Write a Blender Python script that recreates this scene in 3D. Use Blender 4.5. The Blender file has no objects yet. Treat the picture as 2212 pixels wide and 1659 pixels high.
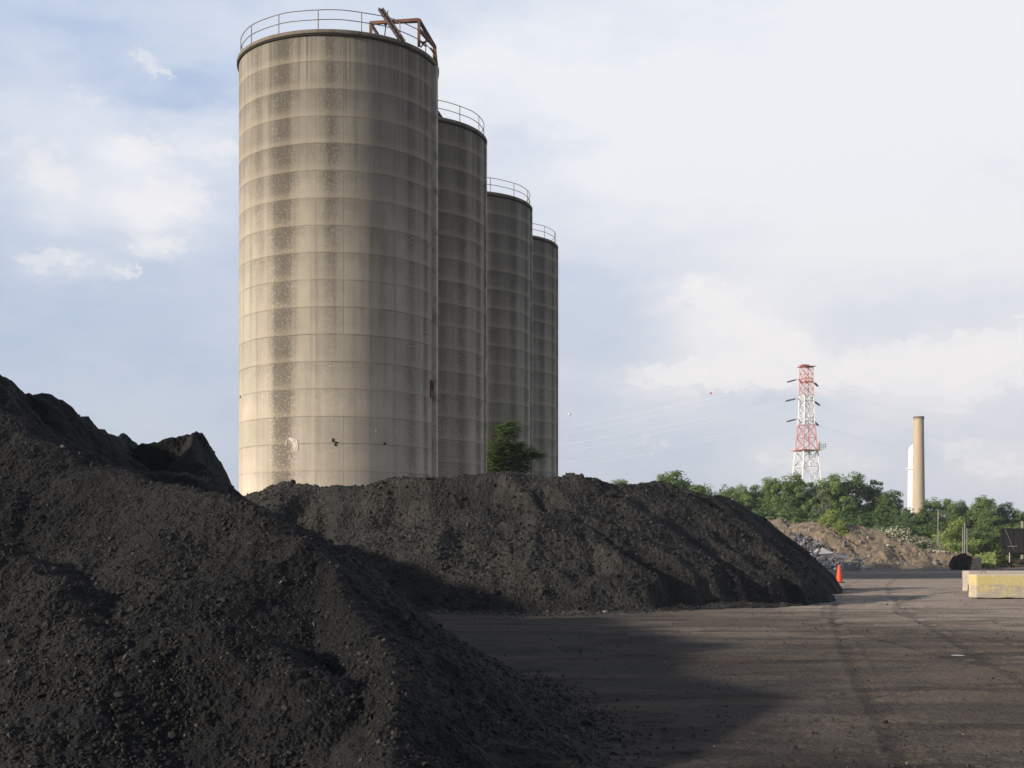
import bpy, math, random
import numpy as np
from mathutils import Vector, Matrix

# ------------------------------------------------------------------ camera, sky, sun, exposure
F = 2867.0; CX = 1106.0; HZ = 1200.0; EYE = 1.5          # focal length, centre and horizon on a 2212 px wide frame
scene = bpy.context.scene
cam_d = bpy.data.cameras.new('camera'); cam = bpy.data.objects.new('camera', cam_d)
scene.collection.objects.link(cam); scene.camera = cam
cam.location = (0, 0, EYE); cam.rotation_euler = (math.radians(90), 0, 0)
cam_d.sensor_width = 36.0; cam_d.lens = F / 2212 * 36.0
cam_d.shift_y = (HZ - 829.5) / 2212
cam_d.clip_start = 0.1; cam_d.clip_end = 8000
SUN_EL = math.radians(18.5)
SX, SY = -0.89, -0.456                                       # horizontal direction towards the sun
sl = bpy.data.lights.new('sun', 'SUN'); so = bpy.data.objects.new('sun', sl); scene.collection.objects.link(so)
sl.energy = 5.0; sl.angle = math.radians(1.6); sl.color = (1.0, 0.90, 0.79)
sd = Vector((SX * math.cos(SUN_EL), SY * math.cos(SUN_EL), math.sin(SUN_EL))).normalized()
so.rotation_euler = sd.to_track_quat('Z', 'Y').to_euler()
scene.view_settings.view_transform = 'Standard'; scene.view_settings.look = 'None'
scene.view_settings.exposure = 0.0; scene.view_settings.gamma = 1.0

# ------------------------------------------------------------------ node helpers
class NB:
    def __init__(s, tree): s.t = tree; s.n = tree.nodes; s.l = tree.links
    def new(s, typ, **kw):
        n = s.n.new(typ)
        for k, v in kw.items(): setattr(n, k, v)
        return n
    def put(s, sock, v):
        if isinstance(v, bpy.types.NodeSocket): s.l.new(v, sock)
        elif isinstance(v, (tuple, list)) and len(v) == 3 and sock.type == 'RGBA': sock.default_value = (*v, 1)
        else: sock.default_value = v
    def m(s, op, a, b=None, c=None, clamp=False):
        n = s.n.new('ShaderNodeMath'); n.operation = op; n.use_clamp = clamp
        s.put(n.inputs[0], a)
        if b is not None: s.put(n.inputs[1], b)
        if c is not None: s.put(n.inputs[2], c)
        return n.outputs[0]
    def add(s, a, b): return s.m('ADD', a, b)
    def sub(s, a, b): return s.m('SUBTRACT', a, b)
    def mul(s, a, b): return s.m('MULTIPLY', a, b)
    def xyz(s, v):
        n = s.n.new('ShaderNodeSeparateXYZ'); s.l.new(v, n.inputs[0]); return n.outputs
    def vec(s, x, y, z):
        n = s.n.new('ShaderNodeCombineXYZ')
        for i, v in enumerate((x, y, z)): s.put(n.inputs[i], v)
        return n.outputs[0]
    def noise(s, v, scale, detail=4, rough=0.55, dist=0.0, col=False):
        n = s.n.new('ShaderNodeTexNoise'); s.l.new(v, n.inputs['Vector'])
        n.inputs['Scale'].default_value = scale; n.inputs['Detail'].default_value = detail
        n.inputs['Roughness'].default_value = rough; n.inputs['Distortion'].default_value = dist
        return n.outputs['Color' if col else 'Fac']
    def vor(s, v, scale, feature='F1', out='Distance', rnd=1.0):
        n = s.n.new('ShaderNodeTexVoronoi'); n.feature = feature; s.l.new(v, n.inputs['Vector'])
        n.inputs['Scale'].default_value = scale; n.inputs['Randomness'].default_value = rnd
        return n.outputs[out]
    def white(s, v):
        n = s.n.new('ShaderNodeTexWhiteNoise'); n.noise_dimensions = '3D'; s.l.new(v, n.inputs['Vector'])
        return n.outputs['Value']
    def rng(s, v, a, b, c=0.0, d=1.0, smooth=True):
        n = s.n.new('ShaderNodeMapRange'); n.interpolation_type = 'SMOOTHSTEP' if smooth else 'LINEAR'
        s.put(n.inputs[0], v)
        for i, x in enumerate((a, b, c, d)): s.put(n.inputs[1 + i], x)
        return n.outputs[0]
    def mix(s, f, a, b, mode='MIX'):
        n = s.n.new('ShaderNodeMix'); n.data_type = 'RGBA'; n.blend_type = mode
        s.put(n.inputs[0], f)
        for i, x in ((6, a), (7, b)):
            if isinstance(x, (tuple, list)): n.inputs[i].default_value = (*x[:3], 1)
            else: s.l.new(x, n.inputs[i])
        return n.outputs[2]
    def scalec(s, col, f):
        g = s.n.new('ShaderNodeVectorMath'); g.operation = 'SCALE'
        if isinstance(col, (tuple, list)): g.inputs[0].default_value = col[:3]
        else: s.l.new(col, g.inputs[0])
        s.put(g.inputs['Scale'], f); return g.outputs[0]
    def vscale(s, v, x, y, z):
        g = s.n.new('ShaderNodeVectorMath'); g.operation = 'MULTIPLY'; s.l.new(v, g.inputs[0])
        g.inputs[1].default_value = (x, y, z); return g.outputs[0]
    def vadd(s, a, b):
        g = s.n.new('ShaderNodeVectorMath'); g.operation = 'ADD'; s.put(g.inputs[0], a); s.put(g.inputs[1], b); return g.outputs[0]

def material(name):
    m = bpy.data.materials.new(name); m.use_nodes = True; t = m.node_tree
    b = NB(t); bsdf = t.nodes['Principled BSDF']
    bsdf.inputs['Specular IOR Level'].default_value = 0.25
    tc = b.new('ShaderNodeTexCoord')
    return m, b, bsdf, tc
def bump(b, bsdf, h, strength=0.5, dist=0.02):
    n = b.new('ShaderNodeBump'); n.inputs['Strength'].default_value = strength; n.inputs['Distance'].default_value = dist
    b.put(n.inputs['Height'], h); b.l.new(n.outputs[0], bsdf.inputs['Normal'])

# ------------------------------------------------------------------ world: Nishita sky with broken bright cloud
world = bpy.data.worlds.new('World'); scene.world = world; world.use_nodes = True
wt = world.node_tree; wt.nodes.clear(); w = NB(wt)
out = w.new('ShaderNodeOutputWorld'); bg = w.new('ShaderNodeBackground'); bg.inputs[1].default_value = 0.10
w.l.new(bg.outputs[0], out.inputs[0])
sky = w.new('ShaderNodeTexSky'); sky.sky_type = 'NISHITA'; sky.sun_disc = False
sky.sun_elevation = SUN_EL; sky.sun_rotation = math.atan2(SX, SY)
sky.dust_density = 1.5; sky.ozone_density = 1.5
gen = w.new('ShaderNodeTexCoord').outputs['Generated']
dx, dy, dz = w.xyz(gen)
U = w.mul(w.m('ARCTAN2', dx, dy), 57.2958)                  # azimuth from the view axis, degrees
V = w.mul(w.m('ARCSINE', dz), 57.2958)                      # elevation, degrees
uv = w.vec(U, V, 0.0)
# cloud strokes: warp the angles with noise, then sum soft spots
wc = w.noise(w.vscale(uv, 0.11, 0.22, 1), 1.0, 5, 0.6, col=True)
wx, wy, wz = w.xyz(wc)
U2 = w.add(U, w.mul(w.sub(wx, 0.5), 7.0)); V2 = w.add(V, w.mul(w.sub(wy, 0.5), 3.6))
wf = w.noise(w.vscale(uv, 0.5, 0.9, 1), 1.0, 6, 0.62, col=True)
fx, fy, fz = w.xyz(wf)
U2 = w.add(U2, w.mul(w.sub(fx, 0.5), 2.4)); V2 = w.add(V2, w.mul(w.sub(fy, 0.5), 1.9))
def uvof(px, py):
    u = math.atan((px - CX) / F); v = math.atan((HZ - py) / F * math.cos(u)); return math.degrees(u), math.degrees(v)
def spot(px, py, wpx, hpx, amp):
    u, v = uvof(px, py); su = wpx / 50.0; sv = hpx / 50.0
    a = w.m('DIVIDE', w.sub(U2, u), su); c = w.m('DIVIDE', w.sub(V2, v), sv)
    e = w.m('EXPONENT', w.mul(w.add(w.mul(a, a), w.mul(c, c)), -1.0))
    return w.mul(e, amp)
SPOTS = [  # broad whites and blues (negative)
 (1750, 120, 900, 330, 0.62), (1250, 330, 420, 160, 0.30), (1900, 560, 500, 210, 0.34), (300, 40, 500, 90, 0.22),
 (200, 330, 330, 170, 0.40), (60, 250, 160, 90, .12), (380, 170, 130, 50, -0.50), (170, 60, 160, 45, -0.34),
 (330, 110, 60, 28, 0.18), (350, 165, 50, 20, 0.22), (320, 325, 75, 36, 0.42), (360, 435, 115, 52, 0.60), (140, 410, 90, 60, 0.26), (500, 320, 60, 40, 0.30),
 (130, 565, 110, 36, 0.32), (340, 530, 85, 20, 0.42), (265, 585, 40, 14, 0.20), (520, 640, 140, 60, .05),
 (250, 880, 260, 60, 0.10), (1150, 330, 110, 40, -0.34), (1290, 590, 160, 36, -0.16), (1330, 690, 190, 50, -0.10),
 (1560, 690, 150, 60, 0.42), (1480, 625, 80, 26, 0.34), (1480, 810, 170, 40, 0.46), (1650, 760, 120, 60, 0.38), (1950, 790, 190, 44, 0.30),
 (2120, 780, 170, 60, 0.36), (1780, 830, 150, 30, 0.20), (1400, 900, 180, 60, 0.10), (2150, 1000, 150, 50, 0.22), (1700, 1010, 120, 50, 0.20),
 (1950, 860, 300, 90, 0.22), (1640, 870, 110, 24, -0.14), (1260, 760, 130, 40, -0.04),
 (2050, 640, 160, 40, -0.12), (1000, 150, 200, 60, 0.26), (1900, 1060, 300, 60, 0.10), (430, 250, 90, 40, .16)]
acc = None
for sp in SPOTS:
    g = spot(*sp); acc = g if acc is None else w.add(acc, g)
base = w.rng(U, -22, 22, 0.12, 0.54, smooth=False)
fine = w.noise(w.vscale(uv, 0.16, 0.36, 1), 1.0, 8, 0.6)
cov = w.add(w.add(base, acc), w.mul(w.sub(fine, 0.5), 0.62))
# fewer clouds outside the part of the sky the photograph looks at: overhead and behind
front = w.mul(w.mul(w.rng(U, -80, -35, 0.0, 1.0), w.rng(U, 75, 150, 1.0, 0.0)), w.rng(V, 32, 58, 1.0, 0.0))
# crisper cumulus with ragged edges
PUFFS = [(320, 322, 62, 34, .9), (362, 432, 95, 46, 1.1), (130, 400, 70, 40, .6), (60, 330, 80, 50, .55), (500, 325, 55, 34, .8), (120, 560, 90, 26, .8), (345, 525, 75, 15, .9), (265, 582, 30, 10, .8), (310, 122, 36, 22, .8), (348, 162, 42, 15, .8),
 (1530, 640, 85, 26, .9), (1600, 700, 80, 38, .8), (1480, 810, 140, 28, 1.0), (1640, 790, 110, 40, .9), (1700, 745, 60, 40, .7), (1980, 770, 170, 34, .9), (2130, 800, 130, 60, 1.0), (2190, 740, 90, 40, .8), (1830, 810, 90, 20, .7),
 (1700, 1000, 90, 34, .6), (1420, 960, 90, 30, .45), (2060, 960, 110, 26, .5), (2170, 1010, 90, 34, .7), (1880, 1000, 90, 24, .4), (180, 215, 120, 26, .5), (2040, 880, 60, 20, .4)]
wd = w.noise(w.vscale(uv, 1.1, 1.5, 1), 1.0, 7, 0.66, col=True); ex, ey, ez = w.xyz(wd)
U2 = w.add(U, w.mul(w.sub(ex, 0.5), 3.0)); V2 = w.add(V, w.mul(w.sub(ey, 0.5), 2.3))
pac = None
for sp in PUFFS:
    g = spot(*sp); pac = g if pac is None else w.add(pac, g)
puff = w.rng(w.add(pac, w.mul(w.sub(ez, 0.5), 0.9)), 0.28, 0.74)
puff = w.mul(puff, w.rng(w.noise(w.vscale(uv, 0.8, 1.3, 1), 1.0, 6, 0.6), 0.25, 0.6, 0.35, 0.8))
cov = w.m('MULTIPLY', w.m('MAXIMUM', cov, 0.0), w.add(0.18, w.mul(front, 0.82)))
cov = w.m('MINIMUM', cov, 1.0)
veil = w.mix(w.rng(V, 0, 24), (4.75, 5.75, 7.2), (4.5, 5.7, 8.0))      # thin bright haze in the blue gaps
clear = w.mix(w.mul(front, 0.93), sky.outputs[0], veil)
cloud = w.mix(w.rng(V, 4, 20), (8.9, 8.7, 8.85), (8.7, 8.95, 9.4))
cloudy = w.mix(front, (3.0, 3.2, 3.6), cloud)
skycol = w.mix(cov, clear, cloudy)
skycol = w.mix(w.mul(w.mul(puff, front), w.rng(U, -12, 2, 0.62, 1.0)), skycol, (9.4, 9.15, 9.1))
w.l.new(skycol, bg.inputs[0])

# ------------------------------------------------------------------ numpy noise
def _h(ix, iy, seed):
    h = (ix.astype(np.int64) * 374761393 + iy.astype(np.int64) * 668265263 + seed * 1442695041) & 0x7fffffff
    h = ((h ^ (h >> 13)) * 1274126177) & 0x7fffffff
    h = ((h ^ (h >> 16)) * 2246822519) & 0x7fffffff
    return ((h ^ (h >> 15)) & 0xffffff) / float(0xffffff)
def vnoise(x, y, seed=0):
    ix = np.floor(x); iy = np.floor(y); fx = x - ix; fy = y - iy
    fx = fx * fx * fx * (fx * (fx * 6 - 15) + 10); fy = fy * fy * fy * (fy * (fy * 6 - 15) + 10)
    a = _h(ix, iy, seed); b = _h(ix + 1, iy, seed); c = _h(ix, iy + 1, seed); d = _h(ix + 1, iy + 1, seed)
    return (a * (1 - fx) + b * fx) * (1 - fy) + (c * (1 - fx) + d * fx) * fy * 1.0
def fbm(x, y, octv=4, seed=0, gain=0.5):
    s = np.zeros_like(x); a = 1.0; t = 0
    for o in range(octv):
        ca, sa = math.cos(o * 1.1 + .4), math.sin(o * 1.1 + .4)
        s += a * (vnoise((x * ca - y * sa) * 2 ** o + o * 17.3, (x * sa + y * ca) * 2 ** o - o * 9.1, seed + o) - 0.5); t += a; a *= gain
    return s / t * 2
def worley(x, y, seed=0):
    ix = np.floor(x); iy = np.floor(y); best = np.full_like(x, 9.0); rid = np.zeros_like(x)
    for ox in (-1, 0, 1):
        for oy in (-1, 0, 1):
            cx = ix + ox; cy = iy + oy
            qx = cx + _h(cx, cy, seed); qy = cy + _h(cx, cy, seed + 7)
            d = (x - qx) ** 2 + (y - qy) ** 2; k = d < best
            best = np.where(k, d, best); rid = np.where(k, _h(cx, cy, seed + 13), rid)
    return np.sqrt(best), rid

# ------------------------------------------------------------------ mesh and object helpers
C = scene.collection
def at(px, py, d):                                            # a point seen at (px, py) standing d metres away
    return Vector(((px - CX) / F * d, d, EYE + (HZ - py) / F * d))
def setp(o, label=None, cat=None, group=None, kind=None):
    if label: o['label'] = label
    if cat: o['category'] = cat
    if group: o['group'] = group
    if kind: o['kind'] = kind
    return o
def link(name, me, mats, parent=None, loc=None):
    o = bpy.data.objects.new(name, me); C.objects.link(o)
    if mats is not None:
        for m in (mats if isinstance(mats, (list, tuple)) else [mats]): me.materials.append(m)
    if parent is not None: o.parent = parent
    if loc is not None: o.location = loc
    return o
def empty(name, loc, label, cat, group=None, rz=0):
    o = bpy.data.objects.new(name, None); C.objects.link(o); o.location = loc; o.rotation_euler.z = rz
    o.empty_display_size = 0.3
    return setp(o, label, cat, group)
class MB:
    """collects boxes, tubes, cones and raw polygons; build() links them as one mesh object"""
    def __init__(s): s.v = []; s.f = []; s.mi = []
    def poly(s, pts, faces, mi=0):
        o = len(s.v); s.v += [tuple(p) for p in pts]; s.f += [tuple(i + o for i in f) for f in faces]; s.mi += [mi] * len(faces)
    def box(s, c, size, rz=0, rot=None, mi=0, bev=0.0):
        x, y, z = (a / 2 for a in size); M = (rot or Matrix.Rotation(rz, 3, 'Z')); c = Vector(c)
        if bev <= 0:
            p = [Vector((a, b, d)) for a in (-x, x) for b in (-y, y) for d in (-z, z)]
            fs = [(0, 1, 3, 2), (4, 6, 7, 5), (0, 4, 5, 1), (2, 3, 7, 6), (0, 2, 6, 4), (1, 5, 7, 3)]
        else:                                                 # chamfered box
            p = []; idx = {}
            for a in (-1, 1):
                for b in (-1, 1):
                    for d in (-1, 1):
                        for k in range(3):
                            q = [a * x, b * y, d * z]
                            for j in range(3):
                                if j != k: q[j] -= (a, b, d)[j] * bev
                            idx[(a, b, d, k)] = len(p); p.append(Vector(q))
            fs = []
            for k in range(3):
                i, j = [q for q in range(3) if q != k]
                for s_ in (-1, 1):
                    r = []
                    for u_, v_ in ((-1, -1), (1, -1), (1, 1), (-1, 1)):
                        t = [0, 0, 0]; t[k] = s_; t[i] = u_; t[j] = v_; r.append(idx[(*t, k)])
                    fs.append(tuple(r))
                for u_ in (-1, 1):
                    for v_ in (-1, 1):
                        t0 = [0, 0, 0]; t1 = [0, 0, 0]
                        t0[k] = -1; t1[k] = 1; t0[i] = t1[i] = u_; t0[j] = t1[j] = v_
                        fs.append((idx[(*t0, i)], idx[(*t1, i)], idx[(*t1, j)], idx[(*t0, j)]))
            for a in (-1, 1):
                for b in (-1, 1):
                    for d in (-1, 1): fs.append(tuple(idx[(a, b, d, k)] for k in range(3)))
        s.poly([c + M @ q for q in p], fs, mi)
    def beam(s, a, b, wd, ht=None, up=(0, 0, 1), mi=0):
        a = Vector(a); b = Vector(b); d = b - a; L = d.length
        if L < 1e-6: return
        z = d / L; x = z.cross(Vector(up))
        if x.length < 1e-3: x = z.cross(Vector((1, 0, 0)))
        x.normalize(); y = z.cross(x)
        M = Matrix((x, y, z)).transposed()
        s.box((a + b) / 2, (wd, ht or wd, L), rot=M, mi=mi)
    def tube(s, pts, r, n=8, mi=0, cap=True):
        pts = [Vector(p) for p in pts]; rr = r if isinstance(r, (list, tuple)) else [r] * len(pts); o = len(s.v); prev = None
        for i, p in enumerate(pts):
            d = (pts[min(i + 1, len(pts) - 1)] - pts[max(i - 1, 0)])
            if d.length < 1e-9: d = Vector((0, 0, 1))
            d.normalize()
            x = (prev - d * prev.dot(d)) if prev is not None else d.cross(Vector((0, 0, 1)))
            if x.length < 1e-3: x = d.cross(Vector((1, 0, 0)))
            x.normalize(); prev = x; y = d.cross(x)
            for k in range(n):
                a = 2 * math.pi * k / n; s.v.append(tuple(p + (x * math.cos(a) + y * math.sin(a)) * rr[i]))
        fs = []
        for i in range(len(pts) - 1):
            for k in range(n):
                fs.append((o + i * n + k, o + i * n + (k + 1) % n, o + (i + 1) * n + (k + 1) % n, o + (i + 1) * n + k))
        if cap: fs.append(tuple(o + k for k in range(n))[::-1]); fs.append(tuple(o + (len(pts) - 1) * n + k for k in range(n)))
        s.f += fs; s.mi += [mi] * len(fs)
    def lathe(s, prof, n=64, c=(0, 0, 0), mi=0, a0=0.0, a1=2 * math.pi):
        full = abs(a1 - a0 - 2 * math.pi) < 1e-6; m = n if full else n + 1; o = len(s.v)
        for (r, z) in prof:
            for k in range(m):
                a = a0 + (a1 - a0) * k / n; s.v.append((c[0] + r * math.cos(a), c[1] + r * math.sin(a), c[2] + z))
        fs = []
        for i in range(len(prof) - 1):
            for k in range(n):
                k2 = (k + 1) % m; fs.append((o + i * m + k, o + i * m + k2, o + (i + 1) * m + k2, o + (i + 1) * m + k))
        s.f += fs; s.mi += [mi] * len(fs)
    def mesh(s, name, smooth=False):
        me = bpy.data.meshes.new(name); me.from_pydata(s.v, [], s.f); me.update()
        me.polygons.foreach_set('material_index', s.mi)
        if smooth:
            me.polygons.foreach_set('use_smooth', [True] * len(me.polygons))
            me.set_sharp_from_angle(angle=math.radians(40))
        return me
    def build(s, name, mats, parent=None, loc=None, smooth=False):
        return link(name, s.mesh(name, smooth), mats, parent, loc)
def np_mesh(name, V_, T, smooth=True, mi=None, quads=True):
    k = T.shape[1]; me = bpy.data.meshes.new(name)
    me.vertices.add(len(V_)); me.vertices.foreach_set('co', V_.astype(np.float32).ravel())
    me.loops.add(T.size); me.loops.foreach_set('vertex_index', T.astype(np.int32).ravel())
    me.polygons.add(len(T)); me.polygons.foreach_set('loop_start', np.arange(0, T.size, k, dtype=np.int32))
    me.polygons.foreach_set('loop_total', np.full(len(T), k, dtype=np.int32))
    if mi is not None: me.polygons.foreach_set('material_index', mi.astype(np.int32))
    me.polygons.foreach_set('use_smooth', np.full(len(T), smooth) if isinstance(smooth, bool) else smooth)
    me.update(calc_edges=True); me.validate(verbose=False)
    return me

# ------------------------------------------------------------------ ground, coal and soil materials
def coal_material(name, base, light, scale, chunk, damp=0.0):
    """dark coal fines with coarser lumps, brownish dust and a few pale flecks"""
    m, b, s, tc = material(name); p = tc.outputs['Object']
    big = b.noise(p, 0.55 * scale, 5, 0.6); mid = b.noise(p, 4.0 * scale, 5, 0.6); fine = b.noise(p, 38 * scale, 4, 0.65)
    cell = b.vor(p, chunk, out='Color'); cx_, cy_, cz_ = b.xyz(cell); dist = b.vor(p, chunk)
    c = b.mix(b.rng(big, 0.38, 0.62), base, light)
    c = b.mix(b.rng(mid, 0.5, 0.75, 0, 0.55), c, tuple(v * 1.45 for v in light))
    c = b.scalec(c, b.add(0.62, b.mul(b.add(cx_, fine), 0.38)))
    fleck = b.mul(b.m('GREATER_THAN', cy_, 0.992), b.m('LESS_THAN', dist, 0.42))
    c = b.mix(b.mul(fleck, 0.6), c, (0.13, 0.12, 0.105))
    b.l.new(c, s.inputs['Base Color']); s.inputs['Roughness'].default_value = 0.86
    s.inputs['Specular IOR Level'].default_value = 0.18
    hgt = b.add(b.mul(fine, 0.5), b.add(b.mul(b.sub(1.0, dist), 0.8), b.mul(b.noise(p, 14 * scale, 4, 0.6), 1.2)))
    bump(b, s, hgt, 0.9, 0.5 / chunk)
    return m
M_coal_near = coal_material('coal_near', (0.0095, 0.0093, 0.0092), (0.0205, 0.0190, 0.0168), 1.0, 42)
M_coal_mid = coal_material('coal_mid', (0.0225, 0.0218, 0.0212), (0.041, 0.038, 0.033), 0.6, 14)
M_coal_back = coal_material('coal_back', (0.0125, 0.0122, 0.0120), (0.021, 0.0195, 0.0175), 0.8, 24)
def stone_material(name, lo, hi, pale):
    m, b, s, tc = material(name)
    r = b.white(b.vscale(tc.outputs['Object'], 9, 9, 9))
    g = b.new('ShaderNodeNewGeometry').outputs['Random Per Island']
    c = b.mix(g, lo, hi); c = b.mix(b.mul(b.m('GREATER_THAN', g, 0.965), 0.8), c, pale)
    b.l.new(c, s.inputs['Base Color']); s.inputs['Roughness'].default_value = 0.8
    bump(b, s, b.noise(tc.outputs['Object'], 60, 3), 0.4, 0.004)
    return m
M_chunk = stone_material('coal_chunk', (0.012, 0.0118, 0.0115), (0.034, 0.031, 0.027), (0.10, 0.09, 0.078))
M_pebble = stone_material('pebble', (0.02, 0.018, 0.016), (0.07, 0.062, 0.054), (0.24, 0.21, 0.18))

# ------------------------------------------------------------------ coal piles as height fields built from dumped ridges
def ridge_field(X, Y, ridges):
    H = np.full_like(X, -9.0)
    for nodes, s1, d1, s2, rnd in ridges:
        pts = [at(*n) for n in nodes]
        for a, b_ in zip(pts[:-1], pts[1:]):
            vx, vy = b_.x - a.x, b_.y - a.y; L2 = vx * vx + vy * vy + 1e-9
            t = np.clip(((X - a.x) * vx + (Y - a.y) * vy) / L2, 0, 1)
            d = np.sqrt((X - a.x - vx * t) ** 2 + (Y - a.y - vy * t) ** 2 + rnd * rnd) - rnd
            h = a.z + (b_.z - a.z) * t - np.where(d < d1, s1 * d, s1 * d1 + s2 * (d - d1))
            H = np.maximum(H, h)
    return H
T_ = (1 + 5 ** .5) / 2
ICO_V = np.array([(-1, T_, 0), (1, T_, 0), (-1, -T_, 0), (1, -T_, 0), (0, -1, T_), (0, 1, T_), (0, -1, -T_), (0, 1, -T_), (T_, 0, -1), (T_, 0, 1), (-T_, 0, -1), (-T_, 0, 1)]) / 1.9
ICO_F = np.array([(0, 11, 5), (0, 5, 1), (0, 1, 7), (0, 7, 10), (0, 10, 11), (1, 5, 9), (5, 11, 4), (11, 10, 2), (10, 7, 6), (7, 1, 8), (3, 9, 4), (3, 4, 2), (3, 2, 6), (3, 6, 8), (3, 8, 9), (4, 9, 5), (2, 4, 11), (6, 2, 10), (8, 6, 7), (9, 8, 1)])
def chunks(P, size, seed, sink=0.2):
    """irregular little stones at points P"""
    r = np.random.default_rng(seed); n = len(P)
    q = r.normal(size=(n, 4)); q /= np.linalg.norm(q, axis=1)[:, None]; a, b_, c, d = q.T
    R = np.stack([1 - 2 * (c * c + d * d), 2 * (b_ * c - a * d), 2 * (b_ * d + a * c), 2 * (b_ * c + a * d), 1 - 2 * (b_ * b_ + d * d), 2 * (c * d - a * b_),
                  2 * (b_ * d - a * c), 2 * (c * d + a * b_), 1 - 2 * (b_ * b_ + c * c)], 1).reshape(n, 3, 3)
    Vt = ICO_V[None] * r.uniform(0.62, 1.25, (n, 12, 1)) * r.uniform(0.55, 1.1, (n, 1, 3)) * size[:, None, None]
    Vt = np.einsum('nij,nkj->nki', R, Vt) + P[:, None, :]; Vt[:, :, 2] += (size * sink)[:, None]
    Fc = ICO_F[None] + (np.arange(n) * 12)[:, None, None]
    return Vt.reshape(-1, 3), Fc.reshape(-1, 3)
def fan_grid(px0, px1, d0, d1, nc, nr):
    px = np.linspace(px0, px1, nc)
    if px0 < -100: px = np.concatenate([np.linspace(px0 - 800, px0, 130)[:-1], px])      # the part left of the frame, coarser
    d = np.exp(np.linspace(math.log(d0), math.log(d1), nr))
    D, PX = np.meshgrid(d, px, indexing='ij'); return (PX - CX) / F * D, D
def pile(name, label, group, mats, box, ridges, noise, nchunk, csize, seed, warp=(0.5, 0.12), shape=None, cmin=0.02):
    px0, px1, d0, d1, nc, nr = box
    X, Y = fan_grid(*box)
    ws, wa = warp
    XW = X + wa * fbm(X / ws, Y / ws, 3, seed + 50); YW = Y + wa * fbm(X / ws + 31, Y / ws + 7, 3, seed + 60)
    H = ridge_field(XW, YW, ridges)
    if shape is not None: H = shape(X, Y, H)
    fade = np.clip((H + 0.05) / 0.5, 0, 1)
    for (sc, amp, kind) in noise:
        if kind == 'f': N = fbm(X / sc, Y / sc, 3, seed + int(sc * 100))
        elif kind == 'b': N = 0.55 - 2 * np.abs(fbm(X / sc, Y / sc, 3, seed + 5 + int(sc * 100)))         # billow: rounded clods and creases
        else:
            d_, r_ = worley(X / sc + 0.3 * fbm(X / sc, Y / sc, 2, 3), Y / sc, seed + int(sc * 1000)); N = np.clip(0.75 - d_, 0, 1) * (0.3 + 1.3 * r_ ** 2)
            N = N * np.clip(0.35 + 1.4 * fbm(X / (sc * 14), Y / (sc * 14), 2, seed + 9) + 0.3, 0.1, 1)
        H = H + amp * N * (0.25 + 0.75 * fade)
    idx = np.arange(X.size).reshape(X.shape)
    keep = (H[:-1, :-1] > -0.04) | (H[1:, 1:] > -0.04) | (H[:-1, 1:] > -0.04) | (H[1:, :-1] > -0.04)
    Q = np.stack([idx[:-1, :-1], idx[:-1, 1:], idx[1:, 1:], idx[1:, :-1]], -1)[keep]
    used = np.unique(Q); rem = np.full(X.size, -1); rem[used] = np.arange(len(used)); Q = rem[Q]
    P = np.stack([X.ravel(), Y.ravel(), H.ravel()], 1)[used]
    T = np.concatenate([Q[:, [0, 1, 2]], Q[:, [0, 2, 3]]])
    r = np.random.default_rng(seed + 99)
    cand = r.integers(0, len(P), nchunk * 3); cp = P[cand]; dens = 0.5 + 0.9 * fbm(cp[:, 0] / csize * 0.02, cp[:, 1] / csize * 0.02, 3, seed + 4)
    cp = cp[r.random(len(cp)) < dens][:nchunk]
    size = csize * (cmin / 0.02) * np.exp(r.normal(0, 0.5, len(cp)));
    size[r.random(len(cp)) < 0.006] *= 2.2
    Vc, Fc = chunks(cp, size, seed + 1)
    Vall = np.concatenate([P, Vc]); Tall = np.concatenate([T, Fc + len(P)])
    mi = np.concatenate([np.zeros(len(T)), np.ones(len(Fc))]); sm = np.concatenate([np.ones(len(T), bool), np.zeros(len(Fc), bool)])
    o = link(name, np_mesh(name, Vall, Tall, smooth=sm, mi=mi), mats)
    return setp(o, label, 'coal pile', group)

TOE_D = [4, 9.8, 11.9, 14.8, 17.9, 20.5, 23.0]; TOE_X = [.70, .78, .72, .38, -.16, -.75, -1.7]
def a_shape(X, Y, H):
    q = np.interp(Y, TOE_D, TOE_X) + 0.10 * fbm(X / 1.1, Y / 1.1, 3, 71) - X
    return np.minimum(H, np.where(q > 0, 0.42 * q + 0.13 * q * q, 0.5 * q))
A_R = [([(-500, 800, 17), (-300, 810, 16), (-60, 862, 15), (0, 888, 14.4), (50, 932, 14.0), (90, 962, 13.7), (150, 1012, 13.3), (240, 1012, 12.9), (300, 1036, 12.5), (400, 1052, 12.0), (470, 1066, 11.6), (540, 1112, 11.2),
         (610, 1165, 10.9), (690, 1212, 10.6)], 0.55, 1.3, 0.40, 0.08),
       ([(690, 1212, 10.6), (770, 1308, 9.7), (825, 1405, 8.9), (855, 1500, 8.2), (868, 1600, 7.5), (860, 1720, 6.9)], 0.62, 1.2, 0.46, 0.04),
       ([(690, 1212, 10.6), (790, 1290, 11.6), (860, 1330, 12.9), (960, 1372, 15), (1050, 1410, 18)], 0.55, 1.2, 0.36, 0.06),
       ([(0, 1180, 10.45), (60, 1212, 10.35), (130, 1268, 9.85), (200, 1368, 9.0), (230, 1450, 8.35)], 0.55, 1.0, 0.5, 0.15),
       ([(300, 1410, 8.6), (350, 1386, 8.8), (450, 1357, 8.95), (560, 1366, 8.9), (640, 1422, 8.6)], 0.6, 0.8, 0.5, 0.12),
       ([(190, 1020, 15.5), (350, 1022, 16), (430, 1042, 16)], 0.8, 1.5, 0.7, 0.2)]
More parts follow.
